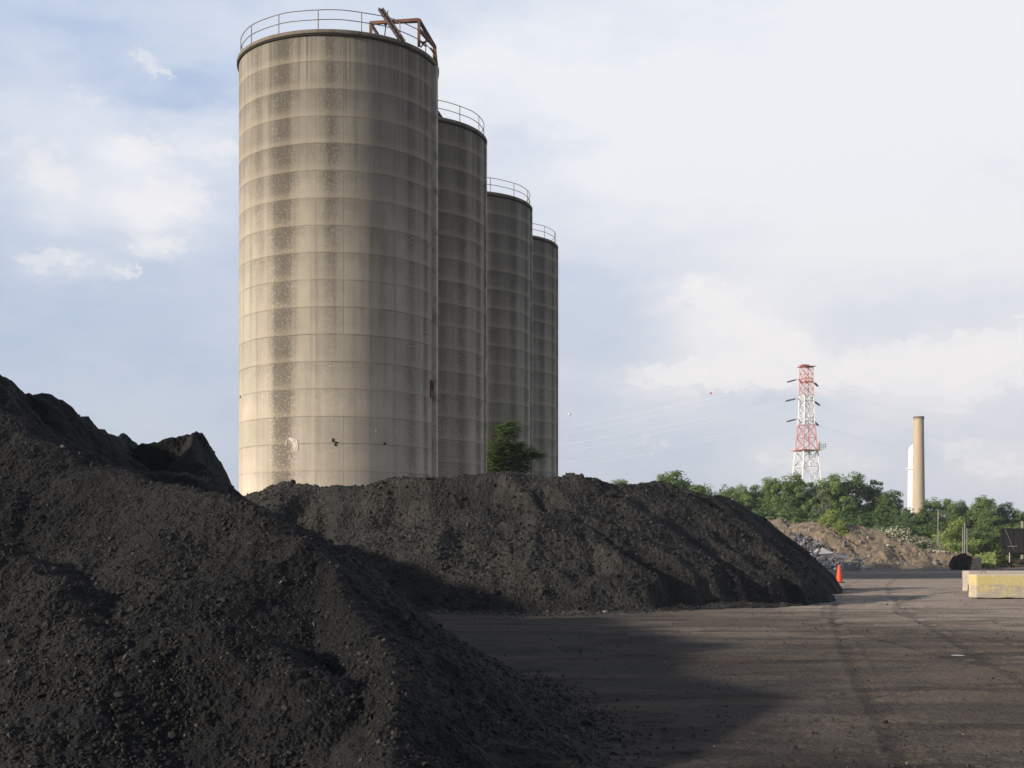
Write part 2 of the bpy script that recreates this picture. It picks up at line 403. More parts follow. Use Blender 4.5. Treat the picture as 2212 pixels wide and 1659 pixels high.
pile('coal_pile', 'nearest black coal pile filling the lower left foreground, with a sunlit spur', 'coal piles in the yard',
     [M_coal_near, M_chunk], (-140, 1420, 4.8, 22.5, 1250, 1350), A_R,
     [(1.6, 0.09, 'b'), (0.5, 0.036, 'b'), (0.17, 0.015, 'b'), (0.05, 0.009, 'f'), (0.034, 0.016, 'w'), (0.07, 0.018, 'w')], 60000, 0.0072, 11, warp=(0.8, 0.14), shape=a_shape)
B_R = [([(-900, 900, 14), (-500, 800, 15), (-250, 775, 15.8), (-60, 782, 16.2), (0, 803, 16.5), (35, 822, 16.8), (70, 850, 17.3), (110, 860, 18), (140, 880, 19), (180, 906, 20.5), (215, 932, 22.5), (250, 946, 24.5), (290, 966, 26.3), (340, 1000, 27)], 1.0, 3.0, 0.8, 0.05),
       ([(84, 846, 16.9), (102, 846, 17.1)], 0.9, 1.0, 0.7, 0.06),
       ([(-60, 900, 27), (120, 948, 31), (230, 990, 36)], 0.7, 3, 0.6, 0.2)]
pile('coal_pile', 'tall dark coal ridge behind the nearest pile, climbing out of the left edge', 'coal piles in the yard',
     [M_coal_back, M_chunk], (-140, 760, 11.5, 42, 620, 700), B_R,
     [(1.6, 0.15, 'b'), (0.6, 0.08, 'b'), (0.22, 0.04, 'b'), (0.14, 0.03, 'w')], 3500, 0.012, 21, warp=(1.0, 0.18))
C_R = [([(285, 968, 18.26), (340, 951, 18.48), (380, 940, 18.59), (415, 936, 18.70), (432, 939, 18.70), (452, 965, 18.81), (482, 1015, 19.03), (500, 1045, 19.20), (522, 1080, 19.36), (560, 1128, 19.80)], 1.7, 0.45, 0.80, 0.03),
       ([(415, 937, 18.70), (405, 965, 18.04), (430, 1010, 17.38), (455, 1050, 16.83)], 1.3, 1.0, 0.9, 0.04)]
pile('coal_pile', 'dark coal hump with broken flat crest and steep shaded side, left of the silos', 'coal piles in the yard',
     [M_coal_back, M_chunk], (150, 900, 15.0, 26, 640, 480), C_R,
     [(1.0, 0.06, 'b'), (0.35, 0.04, 'b'), (0.13, 0.028, 'b'), (0.10, 0.025, 'w')], 3500, 0.009, 31, warp=(0.5, 0.07))
D_R = [([(470, 1110, 45.5), (560, 1066, 44.5), (620, 1047, 44), (690, 1056, 43.5), (760, 1057, 43), (850, 1042, 42.5), (940, 1031, 42), (1050, 1024, 42), (1090, 1022, 42), (1200, 1029, 42), (1290, 1035, 42.5), (1340, 1046, 43),
         (1390, 1052, 43.5), (1430, 1048, 44), (1480, 1060, 45), (1520, 1092, 45.5)], 0.64, 3.0, 0.62, 0.3),
       ([(1090, 1024, 41.5), (1190, 1085, 40), (1310, 1180, 38), (1400, 1270, 36.3), (1440, 1312, 35.4)], 0.66, 2.5, 0.6, 0.15),
       ([(1290, 1036, 42.5), (1400, 1100, 41.5), (1520, 1180, 40.5), (1600, 1222, 40.2), (1640, 1245, 40.3)], 0.68, 2.5, 0.6, 0.12),
       ([(1430, 1048, 44), (1540, 1112, 45.0), (1620, 1180, 45.5)], 0.68, 2.5, 0.6, 0.12),
       ([(870, 1210, 38.4), (960, 1188, 38.6), (1060, 1196, 38.4), (1120, 1230, 38)], 0.6, 2, 0.5, 0.15),
       ([(620, 1120, 42), (680, 1150, 40.5), (720, 1200, 39)], 0.7, 2, 0.6, 0.1)]
def slumps(X, Y, H, amp):                                     # shallow slide fans running down to the right
    c = X * .62 + Y * .78 + 0.25 * fbm(X / 2, Y / 2, 2, 61); a = X * .78 - Y * .62
    return H + amp * (1.0 * (0.45 - 2 * np.abs(fbm(c / 1.5, a / 14, 2, 62))) + 0.45 * fbm(c / 0.5, a / 6, 2, 63)) * np.clip(H / 1.2, 0, 1)
def d_shape(X, Y, H):
    def px(p, d): return (p - CX) / F * d
    def dent(p, d, rx, ry, dep, k=3.0):
        nx = 0.35 * fbm(X / 1.3, Y / 1.3, 3, 77); q = np.sqrt(((X - px(p, d)) / rx) ** 2 + ((Y - d) / ry) ** 2) + nx
        return dep / (1 + np.exp(np.clip((q - 1) * k * 3, -30, 30)))
    H = H - dent(1020, 40.2, 2.3, 1.0, 0.55) - dent(800, 40.6, 1.6, 1.1, 0.6) - dent(660, 41.4, 0.8, 1.6, 0.45) - dent(930, 41.2, 1.4, 0.5, 0.4)
    H = H + dent(1000, 37.2, 2.2, 1.2, 0.22, 1.5)
    P = X / Y * F + CX
    H = H + (slumps(X, Y, H, 0.17) - H) * np.clip((P - 1080) / 250, 0, 1)      # undercut bank along the right toe
    mask = 1 / (1 + np.exp(np.clip(-(P - 1395 + 25 * fbm(X * 1.3, Y * 1.3, 2, 5)) / 7, -30, 30))) * (P < 1900)
    lim = 0.80 + 0.20 * fbm(X / 1.4, Y / 1.4, 2, 8)
    cut = np.where(H < lim, np.maximum(lim - 4.0 * (lim - H), np.minimum(0.16 * H + 0.03, H)), H)
    return H * (1 - mask) + cut * mask - 0.6 * np.clip((P - 1730) / 60, 0, 1)
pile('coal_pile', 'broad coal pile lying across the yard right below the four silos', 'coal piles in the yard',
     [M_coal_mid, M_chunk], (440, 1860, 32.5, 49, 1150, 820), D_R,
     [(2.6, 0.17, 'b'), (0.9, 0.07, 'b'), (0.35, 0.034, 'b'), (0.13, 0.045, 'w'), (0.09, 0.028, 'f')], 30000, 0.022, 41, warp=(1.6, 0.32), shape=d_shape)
E_R = [([(1380, 1085, 56), (1470, 1074, 56), (1545, 1071, 56), (1600, 1089, 57)], 0.82, 30, 0.7, 0.15),
       ([(1545, 1073, 56), (1610, 1150, 53.5), (1660, 1225, 52)], 0.80, 30, 0.75, 0.2),
       ([(1590, 1088, 57), (1690, 1165, 56.5), (1785, 1243, 56.5)], 1.05, 30, 1.0, 0.15)]
pile('coal_pile', 'smooth conical coal pile at the right end of the row, behind the orange cone side', 'coal piles in the yard',
     [M_coal_back, M_chunk], (1300, 1870, 48, 64, 560, 420), E_R,
     [(2.2, 0.10, 'b'), (0.7, 0.04, 'b'), (0.3, 0.020, 'f'), (0.14, 0.02, 'w')], 3500, 0.02, 51, warp=(1.5, 0.2), shape=lambda X, Y, H: slumps(X, Y, H, 0.18) - 0.5 * np.clip((X / Y * F + CX - 1800) / 40, 0, 1))

# ------------------------------------------------------------------ the yard: one sheet reaching the horizon
TRACKS = [(76.97, 18.97, 68.62, 0.1), (76.97, 18.97, 70.52, 0.1), (702.56, -132.42, 712.03, 0.1), (702.56, -132.42, 713.93, 0.1)]
def ground_material():
    m, b, s, tc = material('yard_dirt'); p = tc.outputs['Object']; x, y, z = b.xyz(p)
    wide = b.noise(p, 0.11, 6, 0.6, 0.4); streak = b.noise(b.vscale(p, 0.25, 0.9, 1), 1.0, 6, 0.62); patch = b.noise(p, 0.5, 6, 0.65)
    grain = b.noise(p, 9.0, 6, 0.7); fine = b.noise(p, 60, 3, 0.6)
    col = b.mix(b.rng(wide, 0.42, 0.60), (0.150, 0.118, 0.090), (0.30, 0.235, 0.178))
    col = b.mix(b.rng(streak, 0.40, 0.62, 0, 0.85), col, (0.072, 0.064, 0.056))
    col = b.mix(b.rng(patch, 0.50, 0.62, 0, 0.6), col, (0.150, 0.108, 0.080))
    # coal dust trodden out from the piles (a strip along them) and a paler dry stretch further off
    dd = b.add(x, b.mul(b.sub(wide, 0.5), 5.0))
    dust = b.mul(b.rng(dd, 1.6, 5.0, 1.0, 0.0), b.rng(y, 38, 60, 1.0, 0.0))
    dust = b.m('MAXIMUM', dust, b.mul(b.rng(y, 8, 20, 0.45, 0.25), b.rng(b.add(dd, b.mul(streak, 3)), 4, 12, 1.0, 0.0)))
    col = b.mix(b.mul(dust, 0.86), col, (0.048, 0.041, 0.037))
    dry = b.mul(b.rng(y, 20, 42, 0.0, 1.0), b.rng(dd, 3, 10, 0.1, 1.0))
    col = b.mix(b.mul(dry, 0.75), col, b.mix(b.rng(patch, 0.35, 0.7), (0.54, 0.44, 0.355), (0.37, 0.305, 0.25)))
    # dark band painted in for the silos' merged shadows, with pale lines along it
    yw = b.add(y, b.add(b.mul(b.sub(b.noise(b.vscale(p, 0.06, 0.0, 0), 1.0, 3), 0.5), 22), b.mul(b.sub(streak, 0.5), 16)))
    silo_shade = b.mul(b.rng(yw, 84, 92), b.rng(yw, 150, 166, 1.0, 0.0))
    col = b.mix(b.mul(silo_shade, 0.55), col, (0.042, 0.040, 0.042))
    line = b.mul(b.rng(yw, 121, 124), b.rng(yw, 127, 131, 1.0, 0.0))
    col = b.mix(b.mul(line, 0.7), col, (0.26, 0.21, 0.17))
    grn = b.rng(y, 168, 185); col = b.mix(grn, col, (0.05, 0.075, 0.03))
    # curved tyre tracks
    for (cx_, cy_, r_, wd) in TRACKS:
        ddx = b.sub(x, cx_); ddy = b.sub(y, cy_)
        rad = b.m('SQRT', b.add(b.mul(ddx, ddx), b.mul(ddy, ddy)))
        tr = b.rng(b.m('ABSOLUTE', b.add(b.sub(rad, r_), b.mul(b.sub(patch, .5), .6))), wd, wd * 2.0, 1.0, 0.0)
        col = b.mix(b.mul(b.mul(tr, b.rng(streak, 0.42, 0.54, 0.1, 1.0)), 0.34), col, (0.055, 0.048, 0.044))
    damp = b.noise(b.vscale(p, 0.33, 0.6, 1), 1.0, 8, 0.68, 0.6)
    col = b.mix(b.mul(b.rng(damp, 0.50, 0.58), b.rng(y, 30, 70, .75, .2)), col, b.scalec(col, 0.52))
    redd = b.noise(b.vadd(b.vscale(p, 0.22, 0.5, 1), (7.0, 3.0, 0.0)), 1.0, 6, 0.65)
    col = b.mix(b.rng(redd, 0.54, 0.66, 0, .5), col, b.mix(0.5, col, (0.22, 0.145, 0.100)))
    col = b.scalec(col, b.add(0.66, b.mul(b.add(grain, b.mul(fine, 0.6)), 0.40)))
    spk = b.mul(b.m('GREATER_THAN', b.xyz(b.vor(p, 22, out='Color'))[0], 0.95), b.m('LESS_THAN', b.vor(p, 22), 0.33))
    col = b.mix(b.mul(spk, 0.8), col, (0.03, 0.028, 0.027))
    b.l.new(col, s.inputs['Base Color']); s.inputs['Roughness'].default_value = 0.92; s.inputs['Specular IOR Level'].default_value = 0.12
    bump(b, s, b.add(b.mul(grain, 1.0), b.add(b.mul(fine, 0.25), b.mul(b.sub(1, b.vor(p, 22)), 0.3))), 0.8, 0.05)
    return m
def build_ground():
    a_in = np.linspace(-25, 25, 760); a_out = np.linspace(25, 335, 120)[1:]; ang = np.radians(np.concatenate([a_in, a_out]))
    rad = np.concatenate([[0.5, 2, 4, 6], np.exp(np.linspace(math.log(8.0), math.log(90), 800)), np.exp(np.linspace(math.log(92), math.log(1500), 50))])
    R_, A_ = np.meshgrid(rad, ang, indexing='ij'); X = R_ * np.sin(A_); Y = R_ * np.cos(A_)
    near = np.clip(1 - (R_ - 70) / 20, 0, 1) * np.clip((R_ - 6) / 3, 0, 1) * (np.abs(np.degrees(A_)) < 25)
    H = 0.030 * fbm(X / 2.6, Y / 1.8, 3, 5) + 0.016 * fbm(X / 0.5, Y / 0.35, 3, 6) + 0.010 * (1 - 2 * np.abs(fbm(X / 0.16, Y / 0.16, 3, 8)))
    d_, r_ = worley(X / 0.11, Y / 0.11, 12); H += 0.010 * np.clip(0.6 - d_, 0, 1) * (r_ > 0.7) * np.clip(0.6 + fbm(X / 1.7, Y / 1.7, 2, 3), 0, 1)
    for (cx_, cy_, r0, wd) in TRACKS:
        q = np.abs(np.hypot(X - cx_, Y - cy_) - r0); H += -0.014 * np.exp(-(q / wd) ** 2) + 0.008 * np.exp(-((q - wd * 1.7) / (wd * .5)) ** 2) + 0.008 * (q < wd) * np.sin((np.arctan2(Y - cy_, X - cx_)) * r0 * 45)
    for (bx, by, br) in ((13.1, 54.4, 1.6), (12.1, 52.2, 1.2), (15.2, 60.4, 1.3)):
        k = np.exp(-(((X - bx) / br) ** 2 + ((Y - by) / (br * 1.2)) ** 2) ** 2); H = H * (1 - k) - 0.03 * k
    H = H * near
    idx = np.arange(X.size).reshape(X.shape); nx = np.roll(idx, -1, axis=1)
    Q = np.stack([idx[:-1], idx[1:], nx[1:], nx[:-1]], -1).reshape(-1, 4)
    P = np.stack([X.ravel(), Y.ravel(), H.ravel()], 1); n = len(P)
    cp = np.array([[0.0, 0.0, 0.0]]); P = np.concatenate([P, cp])
    T = np.concatenate([Q[:, [0, 1, 2]], Q[:, [0, 2, 3]], np.stack([np.full(len(ang), n), idx[0], nx[0]], 1)])
    o = link('ground', np_mesh('ground', P, T), ground_material()); setp(o, kind='structure')
    # loose pebbles and coal crumbs lying on it
    r = np.random.default_rng(3); nn = 9000
    d = 8.5 * np.exp(r.random(nn) * math.log(60 / 8.5)); px = r.uniform(850, 2300, nn)
    x = (px - CX) / F * d; keep = (0.55 + fbm(x / 2.2, d / 1.2, 3, 33)) > r.random(nn) * 1.3
    x, d = x[keep], d[keep]; sz = 0.0065 * np.exp(r.normal(0, 0.45, len(x))) * (1 + d / 40); sz[r.random(len(x)) < .006] *= 2.4
    pa = r.uniform(930, 1790, 2600); da = np.interp(pa, [930, 1230, 1400, 1560, 1700, 1790], [36.2, 34.6, 35.6, 42.0, 47.5, 53.0]) - np.abs(r.normal(0, 1.1, 2600)) + .3
    xa = (pa - CX) / F * da; sa = 0.024 * np.exp(r.normal(0, .5, 2600)); x = np.concatenate([x, xa]); d = np.concatenate([d, da]); sz = np.concatenate([sz, sa])
    ta = r.uniform(9, 20, 1500); xt = np.interp(ta, TOE_D, TOE_X) + np.abs(r.normal(0, .22, 1500)) - .05
    x = np.concatenate([x, xt]); d = np.concatenate([d, ta]); sz = np.concatenate([sz, 0.009 * np.exp(r.normal(0, .5, 1500))])
    Vc, Fc = chunks(np.stack([x, d, np.full(len(x), 0.006)], 1), sz, 5)
    o = link('pebbles', np_mesh('pebbles', Vc, Fc, smooth=False), M_pebble); setp(o, 'loose dark pebbles and coal crumbs scattered over the dirt yard', 'pebbles', kind='stuff')
    return H
build_ground()

# ------------------------------------------------------------------ concrete silos
R_S = 5.44; TOP = 28.33; RING = 1.405
SILOS = [(-9.61, 73.67), (-7.17, 86.6), (-3.95, 103.6), (-1.5, 116.5)]
def silo_material(name, streaks, dirt):
    """poured concrete rings: joints, panels, run-off streaks and exposed aggregate; object space, axis = z"""
    m, b, s, tc = material(name); p = tc.outputs['Object']; x, y, z = b.xyz(p)
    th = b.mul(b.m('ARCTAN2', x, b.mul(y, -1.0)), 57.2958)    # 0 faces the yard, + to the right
    q = b.m('DIVIDE', b.sub(TOP, z), RING); ring = b.m('FLOOR', q); fr = b.sub(q, ring)
    pq = b.m('DIVIDE', b.add(th, 184.8), 15.0); panel = b.m('FLOOR', pq); pf = b.sub(pq, panel)
    cyl = b.vec(b.mul(th, 0.0175 * R_S), b.mul(z, 1.0), 0.0)
    up = b.rng(z, 3, 29, 0.0, 1.0, smooth=False)
    col = b.mix(up, (0.57, 0.505, 0.410), (0.270, 0.246, 0.203))
    col = b.mix(b.rng(th, -10, 60, 0.0, dirt), col, (0.105, 0.102, 0.093))  # stain plus painted shade: colour darkens round the right-hand side
    col = b.scalec(col, b.add(0.90, b.mul(b.white(b.vec(ring, panel, 3.0)), 0.10)))
    col = b.scalec(col, b.add(0.93, b.mul(b.white(b.vec(ring, 1.0, 7.0)), 0.14)))
    cloudy = b.noise(b.vscale(cyl, 0.5, 0.35, 1), 1.0, 5, 0.6)
    col = b.scalec(col, b.rng(cloudy, 0.3, 0.7, 0.90, 1.08))
    runs = b.noise(b.vscale(cyl, 2.2, 0.05, 1), 1.0, 5, 0.65)             # narrow vertical run-off
    thin = b.noise(b.vscale(cyl, 9.0, 0.16, 1), 1.0, 4, 0.6)
    col = b.mix(b.mul(b.rng(runs, 0.47, 0.68), b.add(0.20, b.mul(up, 0.42))), col, (0.115, 0.102, 0.082))
    topz = b.rng(z, TOP - 6.0, TOP, 0.0, 1.0)
    col = b.mix(b.mul(b.mul(b.rng(thin, 0.50, 0.68), topz), 0.55), col, (0.10, 0.088, 0.07))
    col = b.mix(b.mul(b.mul(b.rng(thin, 0.46, 0.32), topz), 0.40), col, (0.42, 0.37, 0.29))
    # broad dark streaks, strongest at the head of each ring
    rough = 0.0; wob = b.mul(b.sub(b.noise(b.vscale(cyl, 0.9, 0.5, 1), 1.0, 4, 0.6), 0.5), 6.0)
    head = b.add(b.rng(fr, 0.0, 0.95, 0.80, 0.76), b.mul(b.noise(b.vscale(cyl, 0.5, 0.35, 1), 1.0, 4, 0.7), 0.45))
    tot = None
    for (a0, wd, amp, fadez) in streaks:
        e = b.m('DIVIDE', b.sub(b.add(th, wob), a0), wd); e = b.m('EXPONENT', b.mul(b.mul(e, e), -1.0))
        e = b.mul(b.mul(e, amp), b.rng(z, fadez - 6, fadez + 8, 0.25, 1.0) if fadez else 1.0)
        tot = e if tot is None else b.add(tot, e)
    hm = b.mul(b.rng(b.add(fr, b.mul(b.sub(b.noise(b.vscale(cyl, 1.3, 0.8, 1), 1.0, 5, 0.65), 0.5), 1.3)), 0.0, 0.6, 1.0, 0.0), b.mul(b.white(b.vec(ring, 8.0, 1.0)), 0.34))
    tot = b.add(b.mul(b.mul(tot, 1.35), head), hm)
    mott = b.noise(b.vscale(cyl, 1, 1, 1), 7.5, 4, 0.8)
    st = b.m('MINIMUM', b.mul(tot, b.rng(mott, 0.36, 0.60, 0.35, 1.2)), 1.0)
    col = b.mix(b.mul(st, 0.88), col, b.scalec((0.088, 0.078, 0.064), b.rng(z, 4, 26, 1.35, .95)))
    fl = b.mul(b.rng(mott, 0.53, 0.66), b.rng(tot, 0.25, 0.7))
    col = b.mix(b.mul(fl, 0.42), col, (0.36, 0.315, 0.24))
    # joints
    ragged = b.mul(b.sub(b.noise(cyl, 3.0, 4, 0.7), 0.5), 0.03)
    jd = b.m('MINIMUM', b.m('ABSOLUTE', b.add(fr, ragged)), b.m('ABSOLUTE', b.sub(1.0, b.add(fr, ragged))))
    jn = b.rng(jd, 0.010, 0.030, 1.0, 0.0); jn = b.mul(jn, b.mul(b.add(0.25, b.mul(b.white(b.vec(ring, 5.0, 2.0)), 0.7)), b.rng(b.noise(cyl, 0.7, 3), 0.35, 0.6, 0.5, 1.0)))
    pd = b.m('MINIMUM', pf, b.sub(1.0, pf)); jv = b.mul(b.rng(pd, 0.012, 0.03, 1.0, 0.0), b.mul(b.white(b.vec(ring, panel, 9.0)), 0.32))
    j = b.m('MAXIMUM', jn, jv)
    col = b.mix(b.mul(j, 0.75), col, (0.085, 0.075, 0.06))
    lip = b.mul(b.rng(fr, 0.62, 1.0), 0.30); col = b.mix(lip, col, (0.47, 0.41, 0.31))
    col = b.scalec(col, b.add(0.90, b.mul(b.noise(p, 6.0, 6, 0.7), 0.20)))
    b.l.new(col, s.inputs['Base Color']); s.inputs['Roughness'].default_value = 0.9; s.inputs['Specular IOR Level'].default_value = 0.15
    h = b.add(b.mul(j, -0.6), b.add(b.mul(b.mul(mott, b.add(0.25, tot)), 0.8), b.mul(b.noise(cyl, 2.0, 5, 0.6), 0.08)))
    bump(b, s, h, 0.7, 0.03)
    return m
M_silo = silo_material('silo_concrete', [(-25, 7.0, 1.0, 0), (3.0, 4.5, 0.60, 15), (52, 4, 0.5, 0), (66, 3.0, 0.7, 0), (-43, 4.0, 0.45, 18), (120, 10, .6, 0), (-110, 12, .6, 0)], 0.12)
M_silo_b = silo_material('silo_concrete_stained', [(48, 5.0, 0.7, 0), (68, 4.5, 0.8, 0), (82, 2.5, 0.7, 0), (30, 9, .5, 0), (-10, 10, .6, 0), (-60, 8, .6, 0), (120, 10, .6, 0)], 0.12)
def simple(name, col, rough=0.6, metal=0.0, var=0.25, scale=4.0, bmp=0.0, dirt=None, spec=0.3):
    m, b, s, tc = material(name); p = tc.outputs['Object']; n = b.noise(p, scale, 5, 0.65)
    c = b.scalec(col, b.add(1 - var, b.mul(n, 2 * var)))
    if dirt: c = b.mix(b.mul(b.rng(b.noise(p, scale * 0.6, 5, 0.7), 0.45, 0.65), dirt[1]), c, dirt[0])
    b.l.new(c, s.inputs['Base Color']); s.inputs['Roughness'].default_value = rough; s.inputs['Metallic'].default_value = metal
    s.inputs['Specular IOR Level'].default_value = spec
    if bmp: bump(b, s, b.noise(p, scale * 6, 4, 0.6), 0.6, bmp)
    return m
M_rim = simple('rim_concrete', (0.20, 0.175, 0.135), 0.9, var=.3, scale=2.5, bmp=.02, dirt=((0.07, .062, .05), .7))
M_roof = simple('roof_concrete', (0.22, 0.20, 0.17), 0.9)
M_rail = simple('rail_steel', (0.20, 0.165, 0.15), 0.55, 0.3, .3, 1.5, dirt=((0.42, .38, .34), .6))
M_rust = simple('rusted_steel', (0.21, 0.095, 0.062), 0.8, 0.0, .4, 2.5, .01, dirt=((0.06, .045, .04), .9))
M_darksteel = simple('dark_steel', (0.045, 0.038, 0.034), 0.7, 0.2, .3, 3, dirt=((0.12, .06, .04), .6))
M_ledge = simple('ledge_shade', (0.035, 0.03, 0.028), 0.9)
M_rib = simple('rib_concrete', (0.50, 0.45, 0.37), 0.9, var=.25, scale=1.2, bmp=.01, dirt=((0.08, .075, .065), .6))
M_white_paint = simple('flaked_white_paint', (0.62, 0.56, 0.50), 0.8, var=.2, scale=8, dirt=((0.3, .25, .2), .6))
M_hole = simple('broken_hole', (0.012, 0.011, 0.010), 1.0)
def cyl_pt(th, z, r=R_S):                                     # th degrees, 0 = towards the yard
    a = math.radians(th); return Vector((r * math.sin(a), -r * math.cos(a), z))
def make_silo(i, label):
    cx_, cy_ = SILOS[i]; root = empty('silo', (cx_, cy_, 0), label, 'silo', 'concrete silos in a row')
    mb = MB(); prof = [(R_S, -0.3)]
    k = int(TOP // RING)
    zs = [TOP - n * RING for n in range(k, -1, -1)]
    rr = random.Random(40 + i)
    for n, zj in enumerate(zs):
        if 0 < n < len(zs) - 1: prof += [(R_S, zj)]
    prof.append((R_S, TOP + 0.02))
    mb.lathe(prof, 160); o = mb.build('wall', M_silo if i == 0 else M_silo_b, root, smooth=True)
    mb = MB(); mb.lathe([(R_S - 0.02, TOP - 0.015), (R_S + 0.07, TOP), (R_S + 0.11, TOP + 0.03), (R_S + 0.12, TOP + 0.17), (R_S + 0.07, TOP + 0.215), (R_S - 0.4, TOP + 0.22)], 160)
    rim = mb.build('rim', M_rim, root, smooth=True)
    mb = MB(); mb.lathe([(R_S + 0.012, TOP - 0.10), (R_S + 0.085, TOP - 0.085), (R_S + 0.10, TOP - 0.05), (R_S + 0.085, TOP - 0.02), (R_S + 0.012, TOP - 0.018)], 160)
    mb.build('rim_shade', M_ledge, rim, smooth=True)  # dark ring standing in for the shadow line under the rim
    mb = MB(); mb.lathe([(R_S - 0.35, TOP + 0.16), (2.0, TOP + 0.28), (0.001, TOP + 0.32)], 96); mb.build('roof', M_roof, root, smooth=True)
    rl = MB(); rr_ = R_S - 0.10
    for zz in (TOP + 0.22 + 1.05, TOP + 0.22 + 0.55):
        rl.tube([cyl_pt(a, zz + 0.012 * math.sin(a * 0.21 + i), rr_) for a in range(0, 361, 3)], 0.024, 8, cap=False)
    rail = rl.build('railing', M_rail, root, smooth=True)
    for k in range(15):
        a = -4 + 24 * k + (3 * i); pm = MB(); p0 = cyl_pt(a, TOP + 0.19, rr_); p1 = cyl_pt(a, TOP + 1.27, rr_)
        pm.tube([p0, p1], 0.028, 8); pm.box(cyl_pt(a, TOP + 0.235, rr_), (0.16, 0.16, 0.02), rz=math.radians(a))
        pm.build('post', M_rail, rail, smooth=True)
    return root
s0 = make_silo(0, 'nearest and largest silo, sunlit on its left, rusty steel frame on its rim')
s1 = make_silo(1, 'second silo, partly hidden behind the nearest silo with the rusty frame')
s2 = make_silo(2, 'third silo, standing behind the small green tree')
s3 = make_silo(3, 'farthest silo at the right end of the row, smallest in view')
# vertical rib, hatch, patches and scribbles on the nearest silo
mb = MB(); a0 = math.radians(77)
for j in range(20):
    z0 = TOP - 0.15 - (j + 1) * RING; mb.box(cyl_pt(77, z0 + RING / 2, R_S + 0.02), (0.30, 0.44, RING - 0.012), rz=a0, bev=0.01)
mb.build('rib', M_rib, s0)
for st, ang in ((s1, 84), (s2, 84), (s3, 84)):
    mb = MB()
    for j in range(20):
        z0 = TOP - 0.15 - (j + 1) * RING; mb.box(cyl_pt(ang, z0 + RING / 2, R_S), (0.3, 0.24, RING - 0.012), rz=math.radians(ang), bev=0.01)
    mb.build('rib', M_rib, st)
mb = MB(); rt = Matrix.Rotation(math.radians(76), 3, 'Z')
zc = at(939, 849, 74).z
mb.box(cyl_pt(73.5, zc, R_S + 0.03), (0.4, 0.08, 0.95), rot=rt, bev=.01); hatch = mb.build('hatch', M_rust, s0)
mb = MB(); mb.box(cyl_pt(73.0, zc + .18, R_S + 0.075), (0.20, 0.05, 0.42), rot=rt); mb.build('opening', M_hole, hatch)
def cyl_from_px(px, py):                                      # angle and height of a mark seen on the nearest silo
    cx_, cy_ = SILOS[0]; k = (px - CX) / F
    A = k * k + 1; B = -2 * (k * cx_ + cy_); Cc = cx_ * cx_ + cy_ * cy_ - R_S * R_S
    yy = (-B - math.sqrt(max(B * B - 4 * A * Cc, 0))) / (2 * A); xx = k * yy
    return math.degrees(math.atan2(xx - cx_, -(yy - cy_))), EYE + (HZ - py) / F * yy
def ribbon(pts, wd, name, mat, parent):
    mb = MB(); P = [cyl_from_px(*p) for p in pts]; V_ = []
    for i, (th, z) in enumerate(P):
        t0 = P[max(i - 1, 0)]; t1 = P[min(i + 1, len(P) - 1)]
        dx_ = math.radians(t1[0] - t0[0]) * R_S; dz_ = t1[1] - t0[1]; L = math.hypot(dx_, dz_) + 1e-6
        nx, nz = -dz_ / L, dx_ / L; w_ = wd * (0.5 + 0.5 * math.sin(math.pi * (i + 0.5) / len(P)))
        for s_ in (-1, 1):
            for r_ in (R_S + 0.006, R_S + 0.024): V_.append(cyl_pt(th + math.degrees(nx * s_ * w_ / R_S), z + nz * s_ * w_, r_))
    fs = []
    for i in range(len(P) - 1):
        a = i * 4; b_ = a + 4; fs += [(a + 1, a + 3, b_ + 3, b_ + 1), (a, a + 1, b_ + 1, b_), (a + 3, a + 2, b_ + 2, b_ + 3)]
    fs += [(0, 2, 3, 1), (len(V_) - 4, len(V_) - 3, len(V_) - 1, len(V_) - 2)]
    mb.poly(V_, fs); return mb.build(name, mat, parent)
def zc7(x, y): return ((580 + x * .2441) / 1.15732, (900 + y * .2441) / 1.15732)      # pixel positions noted on an enlarged crop
for nm, wd, mat, pts in (
    ('paint_patch', 0.085, M_white_paint, [(585, 800), (612, 818), (640, 830), (660, 835)]),
    ('paint_patch', 0.15, M_white_paint, [(655, 815), (645, 850), (655, 890), (652, 930)]),
    ('paint_patch', 0.03, M_white_paint, [(560, 815), (555, 850), (556, 882)]),
    ('graffiti', 0.028, M_white_paint, [(1700, 708), (1682, 722), (1678, 745), (1688, 770), (1702, 786)]),
    ('graffiti', 0.028, M_white_paint, [(1722, 742), (1735, 752), (1750, 735), (1755, 712)]),
    ('graffiti', 0.022, M_white_paint, [(1580, 795), (1602, 808), (1616, 830)]),
    ('graffiti', 0.020, M_white_paint, [(1478, 712), (1470, 738)]),
    ('graffiti', 0.014, M_white_paint, [(1455, 795), (1475, 812), (1490, 828)]),
    ('hole', 0.06, M_hole, [(1034, 803), (1034, 840)]), ('hole', 0.05, M_hole, [(1050, 845), (1082, 845)]), ('hole', 0.06, M_hole, [(1048, 868), (1070, 872)]),
    ('hole', 0.06, M_hole, [(1552, 855), (1574, 856)]), ('hole', 0.05, M_hole, [(84, 365), (90, 385)])):
    if nm == 'graffiti': wd *= 1.0
    ribbon([zc7(*p) for p in pts], wd, nm, mat, s0)
